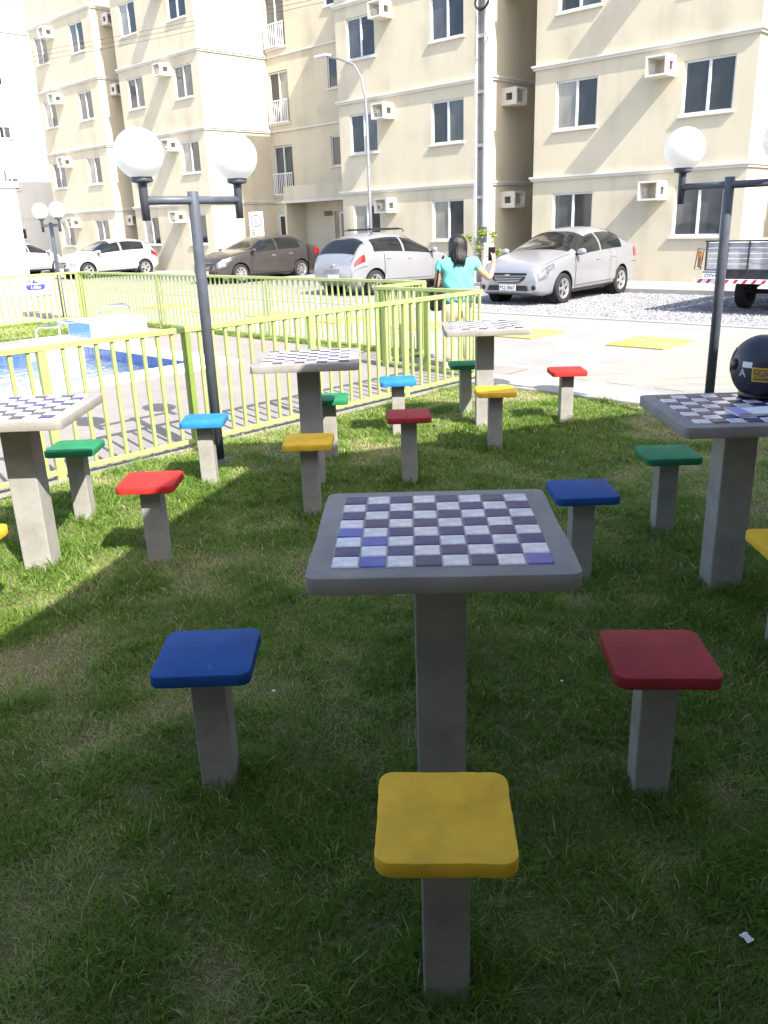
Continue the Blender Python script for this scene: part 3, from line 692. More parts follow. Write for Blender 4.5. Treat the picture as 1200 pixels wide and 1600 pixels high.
# community hall behind and right of the viewer: it shades the lawn
def hall():
    SC = (-1.03, .21)
    h = 4.2
    sc = c2w(-.92, 5.72)                    # shadow corner on the lawn
    def up_(p): return (p[0]-SC[0]*h, p[1]-SC[1]*h)
    A = up_(sc); e1 = c2w(-1.63, 3.14); e2 = c2w(2.03, 6.88)
    d1 = Vector((e1[0]-sc[0], e1[1]-sc[1])).normalized(); d2 = Vector((e2[0]-sc[0], e2[1]-sc[1])).normalized()
    A = Vector(A); B = A+d1*13; D = A+d2*9; Cc = B+d2*9
    t = thing('community_hall', 'plain community hall standing behind the viewer', 'building', (A.x, A.y, 0))
    P = [A-A, B-A, Cc-A, D-A]; mb = MB()
    ins = [p+(Vector(((P[2]))*.5)-p)*.05 for p in P]
    for i in range(4):
        a, b = ins[i], ins[(i+1) % 4]; mb.quad((a.x,a.y,-.1),(b.x,b.y,-.1),(b.x,b.y,h-.25),(a.x,a.y,h-.25))
    link('wall', mb.me(fix=False), t, MT['kiosk'])
    mb = MB(); mb.poly([(p.x,p.y,h) for p in P]).poly([(p.x,p.y,h-.24) for p in P])
    for i in range(4):
        a, b = P[i], P[(i+1) % 4]; mb.quad((a.x,a.y,h-.24),(b.x,b.y,h-.24),(b.x,b.y,h),(a.x,a.y,h))
    link('roof_slab', mb.me(), t, MT['trim'])
    def loc(x, y): q = c2w(x, y); return (q[0]-A.x, q[1]-A.y)
    W_ = [loc(-8, -1.9), loc(.9, -1.9), loc(-.6, -9), loc(-8, -9)]; mb = MB()  # unseen wing added behind the viewer to darken camera-facing sides
    for i in range(4):
        a, b = W_[i], W_[(i+1) % 4]; mb.quad((a[0],a[1],-.1),(b[0],b[1],-.1),(b[0],b[1],3.3),(a[0],a[1],3.3))
    link('unseen_shade_wall', mb.me(fix=False), t, MT['kiosk'])
    E_ = [loc(-8.5, -.35), loc(1.35, -.35), loc(-.6, -9.2), loc(-8.5, -9.2)]; mb = MB(); mb.poly([(p[0],p[1],3.3) for p in E_]).poly([(p[0],p[1],3.48) for p in E_])  # unseen eave added to block skylight from behind and above
    for i in range(4):
        a, b = E_[i], E_[(i+1) % 4]; mb.quad((a[0],a[1],3.3),(b[0],b[1],3.3),(b[0],b[1],3.48),(a[0],a[1],3.48))
    link('unseen_sky_block_roof', mb.me(), t, MT['kiosk'])
hall()

# ------------------------------------------------------------------ cars
def smoothcurve(pts):
    pts = sorted(pts); X = [p[0] for p in pts]; Y = [p[1] for p in pts]; n = len(X)
    d = [(Y[i+1]-Y[i])/(X[i+1]-X[i]) for i in range(n-1)]; m_ = [d[0]]+[0 if d[i-1]*d[i] <= 0 else 2*d[i-1]*d[i]/(d[i-1]+d[i]) for i in range(1, n-1)]+[d[-1]]
    def f(x):
        x = min(max(x, X[0]), X[-1]); i = 0
        while i < n-2 and x > X[i+1]: i += 1
        h = X[i+1]-X[i]; t = (x-X[i])/h
        return (2*t**3-3*t*t+1)*Y[i]+(t**3-2*t*t+t)*h*m_[i]+(-2*t**3+3*t*t)*Y[i+1]+(t**3-t*t)*h*m_[i+1]
    return f
CARS = {
 'sedan': dict(L=4.28, W=.85, ax=(1.32, -1.21), top=[(2.14,.66),(2.10,.74),(1.95,.83),(1.6,.93),(1.2,1.01),(1.0,1.04),(.6,1.22),(.2,1.39),(-.1,1.45),(-.5,1.475),(-.9,1.455),(-1.2,1.38),(-1.55,1.20),(-1.75,1.12),(-1.95,1.10),(-2.08,1.07),(-2.14,.98)],
    belt=[(2.14,.58),(1.9,.70),(1.4,.84),(.9,.90),(0,.93),(-1,.97),(-1.7,1.0),(-2.14,.92)], wind=(.97,.22), rear=(-1.02,-1.56), fd=(.80,-.17), rd=(-.25,-1.18)),
 'hatch': dict(L=3.94, W=.85, ax=(1.25, -1.27), top=[(1.97,.66),(1.93,.74),(1.78,.83),(1.5,.93),(1.1,1.01),(.92,1.04),(.5,1.23),(.1,1.40),(-.2,1.46),(-.6,1.475),(-1.0,1.45),(-1.4,1.39),(-1.58,1.33),(-1.72,1.18),(-1.84,1.0),(-1.92,.88),(-1.97,.78)],
    belt=[(1.97,.58),(1.7,.70),(1.3,.84),(.8,.90),(0,.94),(-1,.99),(-1.6,1.0),(-1.85,.88),(-1.97,.70)], wind=(.89,.12), rear=(-1.50,-1.83), fd=(.72,-.22), rd=(-.30,-1.30)),
}
side_prof = smoothcurve([(0, .965), (.2, .995), (.35, 1.0), (.6, .99), (.8, .975), (.92, .95), (1, .88)])
def car(kind, paint, loc, yaw, label, plate='', rack=False, spokes=5, dusk='sedan'):
    C = CARS[kind]; L = C['L']; W = C['W']; top = smoothcurve(C['top']); belt = smoothcurve(C['belt'])
    bot = smoothcurve([(-L/2, .34), (-L/2+.25, .22), (0, .20), (L/2-.3, .19), (L/2, .26)])
    def sec(x, s):
        a = abs(x)/(L/2); k = .20 if x > 0 else .13
        Wx = W*(1-k*a**7-.035*a**2)
        zt = top(x); zl = min(belt(x), zt-.04); zb_ = bot(x)
        if s <= 0:
            t = -s; return (x, Wx*side_prof(t), zl+(zb_-zl)*t)
        ph = s*math.pi/2; z = zl+(zt-zl)*math.sin(ph)**(2/2.9)
        return (x, Wx*.965*max(math.cos(ph), 0)**(2/2.9)*(1-.30*(z-zl)), z)
    def pt(x, s, off=0., sg=1):
        p = Vector(sec(x, s))
        if off:
            e = .004; a = Vector(sec(x+e, s))-Vector(sec(x-e, s)); s1 = min(s+e, .999); s0 = max(s-e, -.999)
            b = Vector(sec(x, s1))-Vector(sec(x, s0)); n_ = a.cross(b)
            if n_.length > 0:
                n_.normalize()
                if n_.y < -.2 or (abs(n_.y) <= .2 and n_.z < 0): n_ = -n_
                p += n_*off
        return Vector((p.x, p.y*sg, p.z))
    t = thing('parked_car', label, 'car', loc, yaw, 'cars parked before the apartments')
    # body
    st = sorted(set([L/2*math.sin(math.pi/2*i/20) for i in range(-20, 21)]+[i*.09 for i in range(-int(L/.18)+1, int(L/.18))]))
    st = [x for i, x in enumerate(st) if i == 0 or x-st[i-1] > .012]
    ss = [-1, -.92, -.8, -.6, -.4, -.2, -.08, 0]+[i/14 for i in range(1, 14)]+[.97, 1.0]
    rows = []
    for x in st:
        half = [sec(x, s) for s in ss]; rows.append([(p[0], -p[1], p[2]) for p in half[:-1]]+[(half[-1][0], 0, half[-1][2])]+[p for p in half[:-1][::-1]])
    mb = MB().grid(rows); m_ = len(rows[0]); n_ = len(rows)
    for i in range(n_-1): mb.f.append((i*m_, (i+1)*m_, (i+1)*m_+m_-1, i*m_+m_-1))
    mb.f.append(tuple(range(m_))); mb.f.append(tuple((n_-1)*m_+j for j in range(m_))[::-1])
    bme = mb.me(True); body = link('body', bme, t, MT[paint])
    cut = MB()
    for ax in C['ax']:
        for sg in (-1, 1):
            y0_, y1_ = sg*(W-.26), sg*(W+.2); n = 28; k = len(cut.v)
            for yy in (y0_, y1_): cut.v += [(ax+.355*math.cos(2*math.pi*j/n), yy, .30+.355*math.sin(2*math.pi*j/n)) for j in range(n)]
            for j in range(n): cut.f.append((k+j, k+(j+1) % n, k+n+(j+1) % n, k+n+j))
            cut.f.append(tuple(k+j for j in range(n))[::-1]); cut.f.append(tuple(k+n+j for j in range(n)))
    co_ = link('cutter', cut.me(), t)
    md = body.modifiers.new('b', 'BOOLEAN'); md.operation = 'DIFFERENCE'; md.object = co_; md.solver = 'EXACT'
    nm = evaluated(body); body.modifiers.clear(); body.data = nm; bpy.data.objects.remove(co_)
    if not nm.materials: nm.materials.append(MT[paint])
    try: nm.set_sharp_from_angle(angle=R(40))
    except Exception: pass
    for ax in C['ax']:
        for sg in (-1, 1):
            link('wheel_arch_liner', MB().lathe([(.0, sg*(W-.25)), (.35, sg*(W-.25)), (.35, sg*(W-.035))], 28, 'y', (ax, 0, .30)).me(True), t, MT['black'])
    def grid_patch(name, xs, sf, off, mat, parent, sg=1, smoothit=True):
        return link(name, MB().grid([[pt(x, s, off, sg) for s in sf(x)] for x in xs]).me(smoothit), parent, mat)
    lin = lambda a, b, n: [a+(b-a)*i/n for i in range(n+1)]
    # windscreen and rear window across the car
    for nm_, (xa, xb), s0 in (('windscreen', C['wind'], .40), ('rear_window', C['rear'], .40 if kind == 'sedan' else .36)):
        rows = []
        for x in lin(xa, xb, 10):
            sl = lin(s0, .98, 8); rows.append([pt(x, s, .008, -1) for s in sl]+[pt(x, s, .008, 1) for s in sl[::-1]])
        link(nm_, MB().grid(rows).me(True), t, MT['carglass'])
    for sg in (1, -1):
        for dn, (xa, xb) in (('front', C['fd']), ('rear', C['rd'])):
            lo = -.80
            xe = xb if dn == 'front' else max(xb, C['ax'][1]+.30)
            grid_patch('door_seam', lin(xa+.10, xe-.008, 8), lambda x: lin(lo-.015, -.02, 8), .003, MT['blackgl'], t, sg)
            d = grid_patch('door', lin(xa+.088, xe+.006, 8), lambda x: lin(lo, -.0, 8), .0055, MT[paint], t, sg)
            grid_patch('window', lin(xa, xb, 14), lambda x: lin(.02, .47 if kind == 'sedan' else .46, 6), .006, MT['carglass'], d, sg)
            hx_ = xe+.14; p = pt(hx_, -.16, .012, sg)
            link('handle', rbox(-.075, -.014, -.014, .075, .014, .014, .008, 1), d, MT[paint] if paint != 'brown' else MT['chrome'], p)
        p = pt(C['fd'][0]+.02, .05, .0, sg)
        me = MB().lathe([(.001, -.09), (.05, -.085), (.075, -.03), (.078, .03), (.05, .085), (.001, .09)], 14, 'y').me(True)
        mo = link('mirror', me, t, MT[paint], (p.x+.02, p.y+sg*.13, p.z+.06)); mo.scale = (.75, 1, .85)
        link('mirror_stalk', rbox(-.03, -.09, -.02, .03, .09, .02, .008, 1), mo, MT['blackgl'], (0, -sg*.08, -.06))
        # lamps
        grid_patch('headlight', lin(L/2-.50, L/2-.045, 8), lambda x: lin(-.34 if x > L/2-.3 else -.12, .12, 5), .008, MT['head'], t, sg)
        xr0, xr1 = (-L/2+.02, -L/2+.30) if kind == 'sedan' else (-L/2+.05, -L/2+.36)
        grid_patch('tail_light', lin(xr0, xr1, 6), lambda x: lin(-.24, .06 if kind == 'sedan' else -.02, 5), .008, MT['tail'], t, sg)
        grid_patch('sill', lin(C['ax'][1]+.38, C['ax'][0]-.38, 6), lambda x: lin(-1.0, -.9, 3), .004, MT['blackgl'], t, sg)
    # front end
    xf = L/2+.002
    def fplate(name, pts, th, mat, x=xf, par=t):
        mb = MB(); a = [(x, p[0], p[1]) for p in pts]; b = [(x+th, p[0]*.97, p[1]) for p in pts]; mb.poly(b)
        for i in range(len(pts)): j = (i+1) % len(pts); mb.quad(a[i], a[j], b[j], b[i])
        return link(name, mb.me(), par, mat)
    g = fplate('grille', [(-.42,.57),(.42,.57),(.36,.50),(.22,.445),(-.22,.445),(-.36,.50)], .014, MT['blackgl'])
    for z in (.475, .505, .54): link('grille_bar', rbox(xf+.013, -.33+(.54-z), z-.006, xf+.020, .33-(.54-z), z+.006, .002, 1), g, MT['chrome'])
    fplate('upper_grille', [(-.44,.645),(.44,.645),(.44,.60),(-.44,.60)], .012, MT['blackgl'])
    fplate('badge', [(-.05,.585),(.05,.585),(.06,.60),(.05,.615),(-.05,.615),(-.06,.60)], .022, MT['chrome'])
    fplate('lower_intake', [(-.46,.40),(.46,.40),(.50,.30),(-.50,.30)], .012, MT['blackgl'])
    fp = fplate('number_plate', [(-.20,.415),(.20,.415),(.20,.30),(-.20,.30)], .02, MT['plate'])
    if plate:
        me = text_mesh(plate, .095, .001); xform(me, Matrix.Translation((xf+.0215, 0, .355)) @ Matrix.Rotation(R(90), 4, 'Z') @ Matrix.Rotation(R(90), 4, 'X')); link('lettering', me, fp, MT['ink'])
    # rear end
    xr = -L/2-.002
    def rplate(name, pts, th, mat):
        mb = MB(); a = [(xr, p[0], p[1]) for p in pts]; b = [(xr-th, p[0]*.97, p[1]) for p in pts]; mb.poly(b)
        for i in range(len(pts)): j = (i+1) % len(pts); mb.quad(a[i], a[j], b[j], b[i])
        return link(name, mb.me(), t, mat)
    rplate('rear_number_plate', [(-.2,.52),(.2,.52),(.2,.40),(-.2,.40)], .012, MT['plate'])
    if kind == 'hatch':
        rows_ = [pt(x, .36, .006, -1) for x in lin(C['rear'][1]-.0, -L/2+.06, 5)]
        for sg in (1, -1):
            link('tailgate_seam', MB().tube([pt(x, .30, .003, sg) for x in lin(C['rear'][0]+.02, -L/2+.03, 8)], .006, 5).me(True), t, MT['blackgl'])
            link('bumper_seam', MB().tube([pt(x, -.38, .003, sg) for x in lin(-L/2+.02, -L/2+.42, 6)], .006, 5).me(True), t, MT['blackgl'])
        rplate('tailgate_handle', [(-.28,.66),(.28,.66),(.28,.62),(-.28,.62)], .02, MT['silver']); rplate('badge', [(-.05,.72),(.05,.72),(.06,.74),(.05,.76),(-.05,.76),(-.06,.74)], .012, MT['chrome'])
    else:
        for sg in (1, -1): link('bumper_seam', MB().tube([pt(x, -.40, .003, sg) for x in lin(-L/2+.02, -L/2+.42, 6)], .006, 5).me(True), t, MT['blackgl'])
    for sg in (1, -1):
        link('bonnet_seam', MB().tube([pt(x, .22, .002, sg) for x in lin(C['wind'][0]+.05, L/2-.16, 9)], .005, 5).me(True), t, MT['blackgl'])
        link('fog_lamp', MB().lathe([(.0, .012), (.045, .012), (.055, 0)], 12, 'x', (L/2-.012, sg*.60, .36)).me(True), t, MT['blackgl'])
    rplate('bumper_insert', [(-.5,.38),(.5,.38),(.45,.35),(-.45,.35)], .01, MT['blackgl'])
    # wheels
    for ax in C['ax']:
        for sg in (-1, 1):
            w = link('wheel', WHEEL, t, MT['black'], (ax, sg*(W-.115), .30)); 
            r_ = link('rim', RIMS[spokes], w, MT['chrome']); r_.scale = (1, sg, 1)
            link('hub_back', HUB, w, MT['blackgl']).scale = (1, sg, 1)
    if rack:
        for sg in (-1, 1): link('roof_rail', MB().tube([(.05, sg*.52, 1.47), (.0, sg*.52, 1.535), (-1.05, sg*.52, 1.53), (-1.12, sg*.52, 1.44)], .014, 8).me(True), t, MT['blackgl'])
        for x in (-.15, -.9): link('roof_bar', MB().tube([(x, -.56, 1.555), (x, .56, 1.555)], .015, 8).me(True), t, MT['blackgl'])
    else: link('antenna', MB().tube([(-.9, 0, top(-.9)-.01), (-1.05, 0, top(-.9)+.14)], .006, 6).me(True), t, MT['blackgl'])
    return t
WHEEL = MB().lathe([(.20, -.09), (.285, -.092), (.30, -.07), (.302, 0), (.30, .07), (.285, .092), (.20, .09), (.19, .06), (.19, -.06), (.20, -.09)], 36, 'y').me(True)
HUB = MB().lathe([(.0, .045), (.19, .045), (.19, .04)], 24, 'y').me(True)
def rim(ns):
    mb = MB().lathe([(.165, .06), (.185, .088), (.205, .094), (.205, .08), (.165, .05)], 36, 'y').lathe([(.0, .082), (.04, .080), (.05, .06)], 16, 'y')
    for k in range(ns):
        a = 2*math.pi*k/ns; c, s = math.cos(a), math.sin(a); w0, w1 = .026, (.034 if ns < 6 else .02)
        def q(r_, o_, y): return (r_*c-o_*s, y, r_*s+o_*c)
        mb.quad(q(.03, -w0, .078), q(.03, w0, .078), q(.18, w1, .084), q(.18, -w1, .084)).quad(q(.03, -w0, .05), q(.18, -w1, .05), q(.18, -w1, .084), q(.03, -w0, .078)).quad(q(.03, w0, .05), q(.03, w0, .078), q(.18, w1, .084), q(.18, w1, .05))
    return mb.me()
RIMS = {5: rim(5), 7: rim(7), 8: rim(8)}
car('sedan', 'silver', (-10.45, 16.45, PK), R(-87.5), 'silver sedan on the gravel facing the camera', 'PCJ 2B67')
car('sedan', 'brown', (-23.5, 18.15, PK), R(-91), 'dark brown sedan parked left of the silver hatchback', spokes=8)
car('hatch', 'silver', (-15.75, 16.45, PK), R(89), 'silver hatchback with roof rack seen from behind', rack=True)
car('hatch', 'carwhite', (-33.0, 17.7, PK), R(-91), 'white hatchback parked beyond the pool on the left', spokes=5)
car('hatch', 'carwhite', (-38.6, 16.6, PK), R(108), 'white car at far left partly hidden by the white building', spokes=7)

# ------------------------------------------------------------------ trailer on the right
tr = thing('cargo_trailer', 'cargo trailer with grey slatted boards and striped rear bar at the right edge', 'trailer', (-6.40, 14.6, PK))
TL, TWD = 3.2, 2.3; z0 = .72
link('bed', MB().box(0, .04, z0-.10, TWD, TL, z0).box(.1, .1, z0-.22, .2, TL, z0-.101).box(TWD-.2, .1, z0-.22, TWD-.1, TL, z0-.101).box(0, 0, z0-.16, TWD, .038, z0+.02).me(), tr, MT['chassis'])
for k in range(5):
    za = z0+.03+k*.086
    link('board', rbox(.02, -.012, za, TWD-.02, .012, za+.079, .004, 1), tr, MT['board'], (0, .015, 0))
    for x in (0, TWD): link('board', rbox(-.012, .05, za, .012, TL, za+.079, .004, 1), tr, MT['board'], (x, 0, 0))
    link('board', rbox(.02, -.012, za, TWD-.02, .012, za+.079, .004, 1), tr, MT['board'], (0, TL, 0))
for x in (.0, .36, .72, 1.08, 1.44, 1.80, 2.16, 2.28): link('stake', rbox(x, -.026, z0-.02, x+.026, -.002, z0+.47, .003, 1), tr, MT['chassis'])
link('top_rail', rbox(-.02, -.03, z0+.4715, TWD+.02, .02, z0+.495, .004, 1), tr, MT['chassis'])
bar_ = link('rear_bar', rbox(-.16, -.06, z0-.205, TWD+.16, -.02, z0-.135, .004, 1), tr, MT['white'])
for i in range(16):
    x = -.10+i*.155; link('red_stripe', MB().poly([(x, -.0625, z0-.203), (x+.06, -.0625, z0-.203), (x+.11, -.0625, z0-.137), (x+.05, -.0625, z0-.137)]).me(), bar_, MT['redp'])
lf = link('lamp_frame', MB().tube([(-.13, -.04, z0+.36), (-.02, -.04, z0+.36), (-.06, -.04, z0+.02), (-.17, -.04, z0+.02), (-.13, -.04, z0+.36)], .008, 6).me(True), tr, MT['chassis'])
link('tail_light', rbox(-.12, -.06, z0+.05, -.045, -.02, z0+.33, .02, 2), lf, MT['vent']); link('amber_lens', rbox(-.115, -.075, z0+.21, -.05, -.058, z0+.32, .02, 2), lf, MT['amber'])
pl_ = link('number_plate', rbox(.0, -.085, z0-.13, .40, -.075, z0+.0, .004, 1), tr, MT['paper']); link('plate_band', MB().box(.005, -.0865, z0-.03, .395, -.0855, z0-.004).me(), pl_, MT['plateblue'])
me = text_mesh('OYV4J12', .088, .0008); xform(me, Matrix.Translation((.2, -.0868, z0-.078)) @ Matrix.Rotation(R(90), 4, 'X')); link('lettering', me, pl_, MT['ink'])
for x in (.30, TWD-.30):
    w = link('wheel', WHEEL, tr, MT['black'], (x, 1.15, .30), R(90)); link('rim', RIMS[5], w, MT['chrome'])
    link('leaf_spring', MB().tube([(x+.12, .45, .48), (x+.12, 1.15, .33), (x+.12, 1.85, .48)], .022, 6).me(True), tr, MT['chassis'])
link('axle', MB().tube([(.3, 1.15, .30), (TWD-.3, 1.15, .30)], .04, 10).me(True), tr, MT['chassis'])
link('drawbar', MB().tube([(.3, TL, z0-.15), (TWD/2, TL+.9, z0-.2), (TWD-.3, TL, z0-.15)], .04, 8).me(True), tr, MT['chassis'])

# ------------------------------------------------------------------ poles, cables, signs
up = thing('utility_pole', 'tall tapered concrete utility pole left of the silver sedan', 'utility pole', (-14.32, 18.62, 0), R(0))
def taper(w0, d0, w1, d1, h, x=0, y=0):
    mb = MB(); n = 0
    mb.v = [(x-w0/2,y-d0/2,-.1),(x+w0/2,y-d0/2,-.1),(x+w0/2,y+d0/2,-.1),(x-w0/2,y+d0/2,-.1),(x-w1/2,y-d1/2,h),(x+w1/2,y-d1/2,h),(x+w1/2,y+d1/2,h),(x-w1/2,y+d1/2,h)]
    mb.f = [(0,3,2,1),(4,5,6,7),(0,1,5,4),(1,2,6,5),(2,3,7,6),(3,0,4,7)]; return mb.me()
link('flange', taper(.07, .36, .05, .24, 9, -.15), up, MT['post']); link('flange', taper(.07, .36, .05, .24, 9, .15), up, MT['post']); link('web', taper(.23, .07, .23, .05, 9, 0, .03), up, MT['conc'])
for k in range(6): link('rung', MB().box(-.115, -.10, .9+1.25*k, .115, .0, .98+1.25*k).me(), up, MT['post'])
link('conduit', MB().tube([(.22, -.06, -.05), (.15, -.06, 6.2)], .03, 8).me(True), up, MT['white'])
link('bracket', MB().tube([(.2, -.15, 5.75), (.32, -.25, 5.8), (.30, -.3, 5.95)], .02, 6).me(True), up, MT['steel'])
coil = [((.2+.03*math.sin(a*.37))*math.cos(a)+.12, -.25+.03*math.sin(a*.61), 6.62+(.15+.03*math.cos(a*.43))*math.sin(a)) for a in np.linspace(0, 6.28*5, 110)]
link('cable_coil', MB().tube(coil, .018, 6).me(True), up, MT['black'])
meter = link('meter_box', rbox(.12, -.26, 1.05, .30, -.20, 1.45, .01), up, MT['dark'])
def cable(name, a, b, sag, r_, label):
    a, b = Vector(a), Vector(b); pts = [a.lerp(b, i/24)-Vector((0, 0, sag*4*(i/24)*(1-i/24))) for i in range(25)]
    tag(link(name, MB().tube(pts, r_, 6).me(True), mat=MT['black']), label, 'cable')
cable('overhead_cable', (-14.0, 18.4, 6.65), (2.0, 14.5, 6.9), .55, .014, 'dark overhead cable sagging across the right building')
for i in range(3): cable('overhead_cable', (-14.1, 18.4, 7.4+.1*i), (-60, 17.0, 10.2+.25*i), .4, .005, ['lowest', 'middle', 'highest'][i]+' of the thin overhead cables crossing the left building')
sl = thing('street_light', 'slim curved street light rising behind the silver hatchback', 'street light', (-18.8, 18.9, 0))
link('pole', MB().tube([(0,0,0),(0,0,2.5),(0,0,4.6),(-.03,0,5.1),(-.15,0,5.6),(-.45,-.0,6.0),(-1.0,0,6.22),(-1.55,0,6.36)], .05, 12, radii=[.055,.05,.042,.04,.038,.036,.034,.032]).me(True), sl, MT['galv'])
link('lamp_head', rbox(-2.05, -.11, 6.37, -1.50, .11, 6.44, .02), sl, MT['wframe'])
fpole = thing('distant_pole', 'white distant utility pole at far left before the pale building', 'utility pole', (-42.6, 18.2, 0))
link('shaft', taper(.30, .22, .18, .14, 6.6), fpole, MT['white']); link('conduit', MB().tube([(.2, -.05, 0), (.15, -.05, 4.6)], .05, 8).me(True), fpole, MT['dark'])
link('crossarm', MB().box(-1.4, -.12, 5.55, .2, -.04, 5.63).me(), fpole, MT['wframe'])
for x in (-1.2, -.9, -.6, -.3): link('insulator', MB().lathe([(.0, 5.2), (.05, 5.22), (.03, 5.4), (.05, 5.5), (.0, 5.54)], 8, 'z', (x, -.08, 0)).me(True), fpole, MT['wframe'])
def park_sign(loc, label, face):
    t = thing('parking_sign', label, 'sign', loc, face, 'letter E parking signs')
    link('post', MB().tube([(0, .02, 0), (0, .02, 2.0)], .025, 8).me(True), t, MT['wframe'])
    p = link('panel', rbox(-.25, -.008, 1.28, .25, .008, 2.12, .006, 1), t, MT['paper'])
    ring = MB(); n = 28
    ring.grid([[(r_*math.cos(2*math.pi*i/n), -.010, 1.82+r_*math.sin(2*math.pi*i/n)) for i in range(n+1)] for r_ in (.17, .205)])
    link('ring', ring.me(), p, MT['ink'])
    me = text_mesh('E', .30, .001); xform(me, Matrix.Translation((0, -.0105, 1.82)) @ Matrix.Rotation(R(90), 4, 'X')); link('lettering', me, p, MT['ink'])
    mb = MB()
    for i in range(3): mb.box(-.19, -.0095, 1.36+.07*i, -.06, -.0085, 1.40+.07*i); mb.box(-.02, -.0095, 1.36+.07*i, .19, -.0085, 1.38+.07*i)
    link('fine_print', mb.me(), p, MT['dark'])
park_sign((-24.4, 18.9, .03), 'white letter E parking sign above the brown sedan', R(35))
park_sign((-34.7, 19.3, .03), 'white letter E parking sign behind the white hatchback', R(35))

# ------------------------------------------------------------------ plants
def leafy(name, label, loc, blades, hgt, spread, width, tint, cat='plant', stem=False, group=None):
    t = thing(name, label, cat, loc, random.uniform(0, 3), group)
    V, F, T = [], [], []
    for i in range(blades):
        a = random.uniform(0, 6.28); tilt = random.uniform(.1, 1)*spread; h = hgt*random.uniform(.6, 1); w = width*random.uniform(.7, 1.2); k = len(V); n = 5
        for j in range(n+1):
            s = j/n; r_ = tilt*s**1.6; z = h*(s-.25*tilt/max(spread, .01)*s*s); ww = w*math.sin(math.pi*min(.12+s*.88, .97))
            V += [(r_*math.cos(a)-ww*math.sin(a), r_*math.sin(a)+ww*math.cos(a), z), (r_*math.cos(a)+ww*math.sin(a), r_*math.sin(a)-ww*math.cos(a), z)]
        for j in range(n): F.append((k+2*j, k+2*j+1, k+2*j+3, k+2*j+2))
        T += [min(1, max(0, random.gauss(tint, .12)))]*(2*n+2)
    me = mesh(V, F); at = me.attributes.new('tint', 'FLOAT', 'POINT'); at.data.foreach_set('value', np.array(T, np.float32))
    link('leaves', me, t, MT['leaf']); return t
leafy('yucca_plant', 'spiky yellow-green yucca by the wall between brown car and hatchback', (-20.6, 19.3, .03), 46, 1.15, .5, .035, .85)
leafy('dark_leaf_plant', 'dark broad-leaved shrub beside the yellow-green yucca', (-21.3, 19.5, .03), 26, 1.0, .25, .06, .05)
leafy('grass_tuft', 'small green grass tuft at the foot of the utility pole', (-13.7, 18.35, .0), 60, .28, .35, .02, .6)
sap = thing('sapling', 'thin young sapling with yellow-green leaf clusters near the woman', 'tree', (-13.05, 16.9, PK))
link('trunk', MB().tube([(0, 0, -.02), (.03, .02, .5), (.0, .0, 1.05), (-.02, .02, 1.3)], .012, 6, radii=[.016, .013, .009, .006]).me(True), sap, MT['vent'])
V, F, T = [], [], []
for cx, cy, cz in ((-.25, -.2, 1.25), (-.05, 0, 1.05), (.25, .1, 1.32), (.42, .2, .92), (0, 0, 1.38)):
    link('branch', MB().tube([(0, 0, .8), (cx*.6, cy*.6, (cz+.8)/2), (cx, cy, cz)], .006, 5).me(True), sap, MT['vent'])
    for i in range(26):
        p = Vector((cx, cy, cz))+Vector((random.gauss(0, .06), random.gauss(0, .06), random.gauss(0, .06))); d1 = Vector((random.uniform(-1, 1), random.uniform(-1, 1), random.uniform(-.6, .6))).normalized()*.05; d2 = d1.orthogonal()*.5; k = len(V)
        V += [p-d1, p+d2, p+d1, p-d2]; F.append((k, k+1, k+2, k+3)); T += [random.uniform(.7, 1)]*4
me = mesh(V, F); at = me.attributes.new('tint', 'FLOAT', 'POINT'); at.data.foreach_set('value', np.array(T, np.float32)); link('crown', me, sap, MT['leaf'])

# ------------------------------------------------------------------ woman
def skin(name, nodes, edges, parent, mat, sub=2, root=0):
    me = bpy.data.meshes.new(name); me.from_pydata([n[0] for n in nodes], edges, []); o = bpy.data.objects.new(name, me); COL.objects.link(o)
    md = o.modifiers.new('s', 'SKIN'); sv = me.skin_vertices[0].data
    for i, n in enumerate(nodes):
        sv[i].radius = n[1] if isinstance(n[1], tuple) else (n[1], n[1]); sv[i].use_root = (i == root)
    md.use_smooth_shade = True; o.modifiers.new('u', 'SUBSURF').levels = sub; o.modifiers['u'].render_levels = sub
    m_ = evaluated(o); bpy.data.objects.remove(o); m_.materials.clear(); smooth(m_); return link(name, m_, parent, mat)
wx, wy = c2w(.91, 9.55)
wo = thing('person', 'woman in a teal top and beige trousers, back turned, right arm raised with a phone', 'person', (wx, wy, 0), YAWC)
# local: x right, y ahead (she faces +y), 1.47 m tall
nodes = [((0, 0, .76), (.115, .09)), ((0, 0, .88), (.105, .085)), ((0, .0, 1.0), (.11, .085)), ((0, -.005, 1.12), (.12, .085)), ((0, 0, 1.215), (.085, .06)), ((0, .01, 1.27), .045), ((0, .02, 1.33), (.065, .072)), ((0, .025, 1.395), (.07, .082)), ((0, .02, 1.44), (.05, .06)),
  ((.155, 0, 1.19), .048), ((.265, -.03, 1.07), .042), ((.355, .03, .985), .036), ((.395, .09, 1.07), .031), ((.415, .13, 1.17), .023), ((.42, .14, 1.215), (.032, .018)),
  ((-.155, 0, 1.19), .048), ((-.215, -.02, 1.05), .040), ((-.235, .02, .92), .034), ((-.20, .12, .86), .03), ((-.15, .19, .86), .023), ((-.12, .22, .86), (.03, .02)),
  ((.09, 0, .68), .095), ((.10, .02, .42), .06), ((.11, -.01, .25), .055), ((.11, -.02, .08), .036), ((.115, .10, .03), .034),
  ((-.09, 0, .68), .095), ((-.10, .04, .42), .06), ((-.10, .05, .25), .055), ((-.10, .03, .08), .036), ((-.11, .15, .03), .034)]
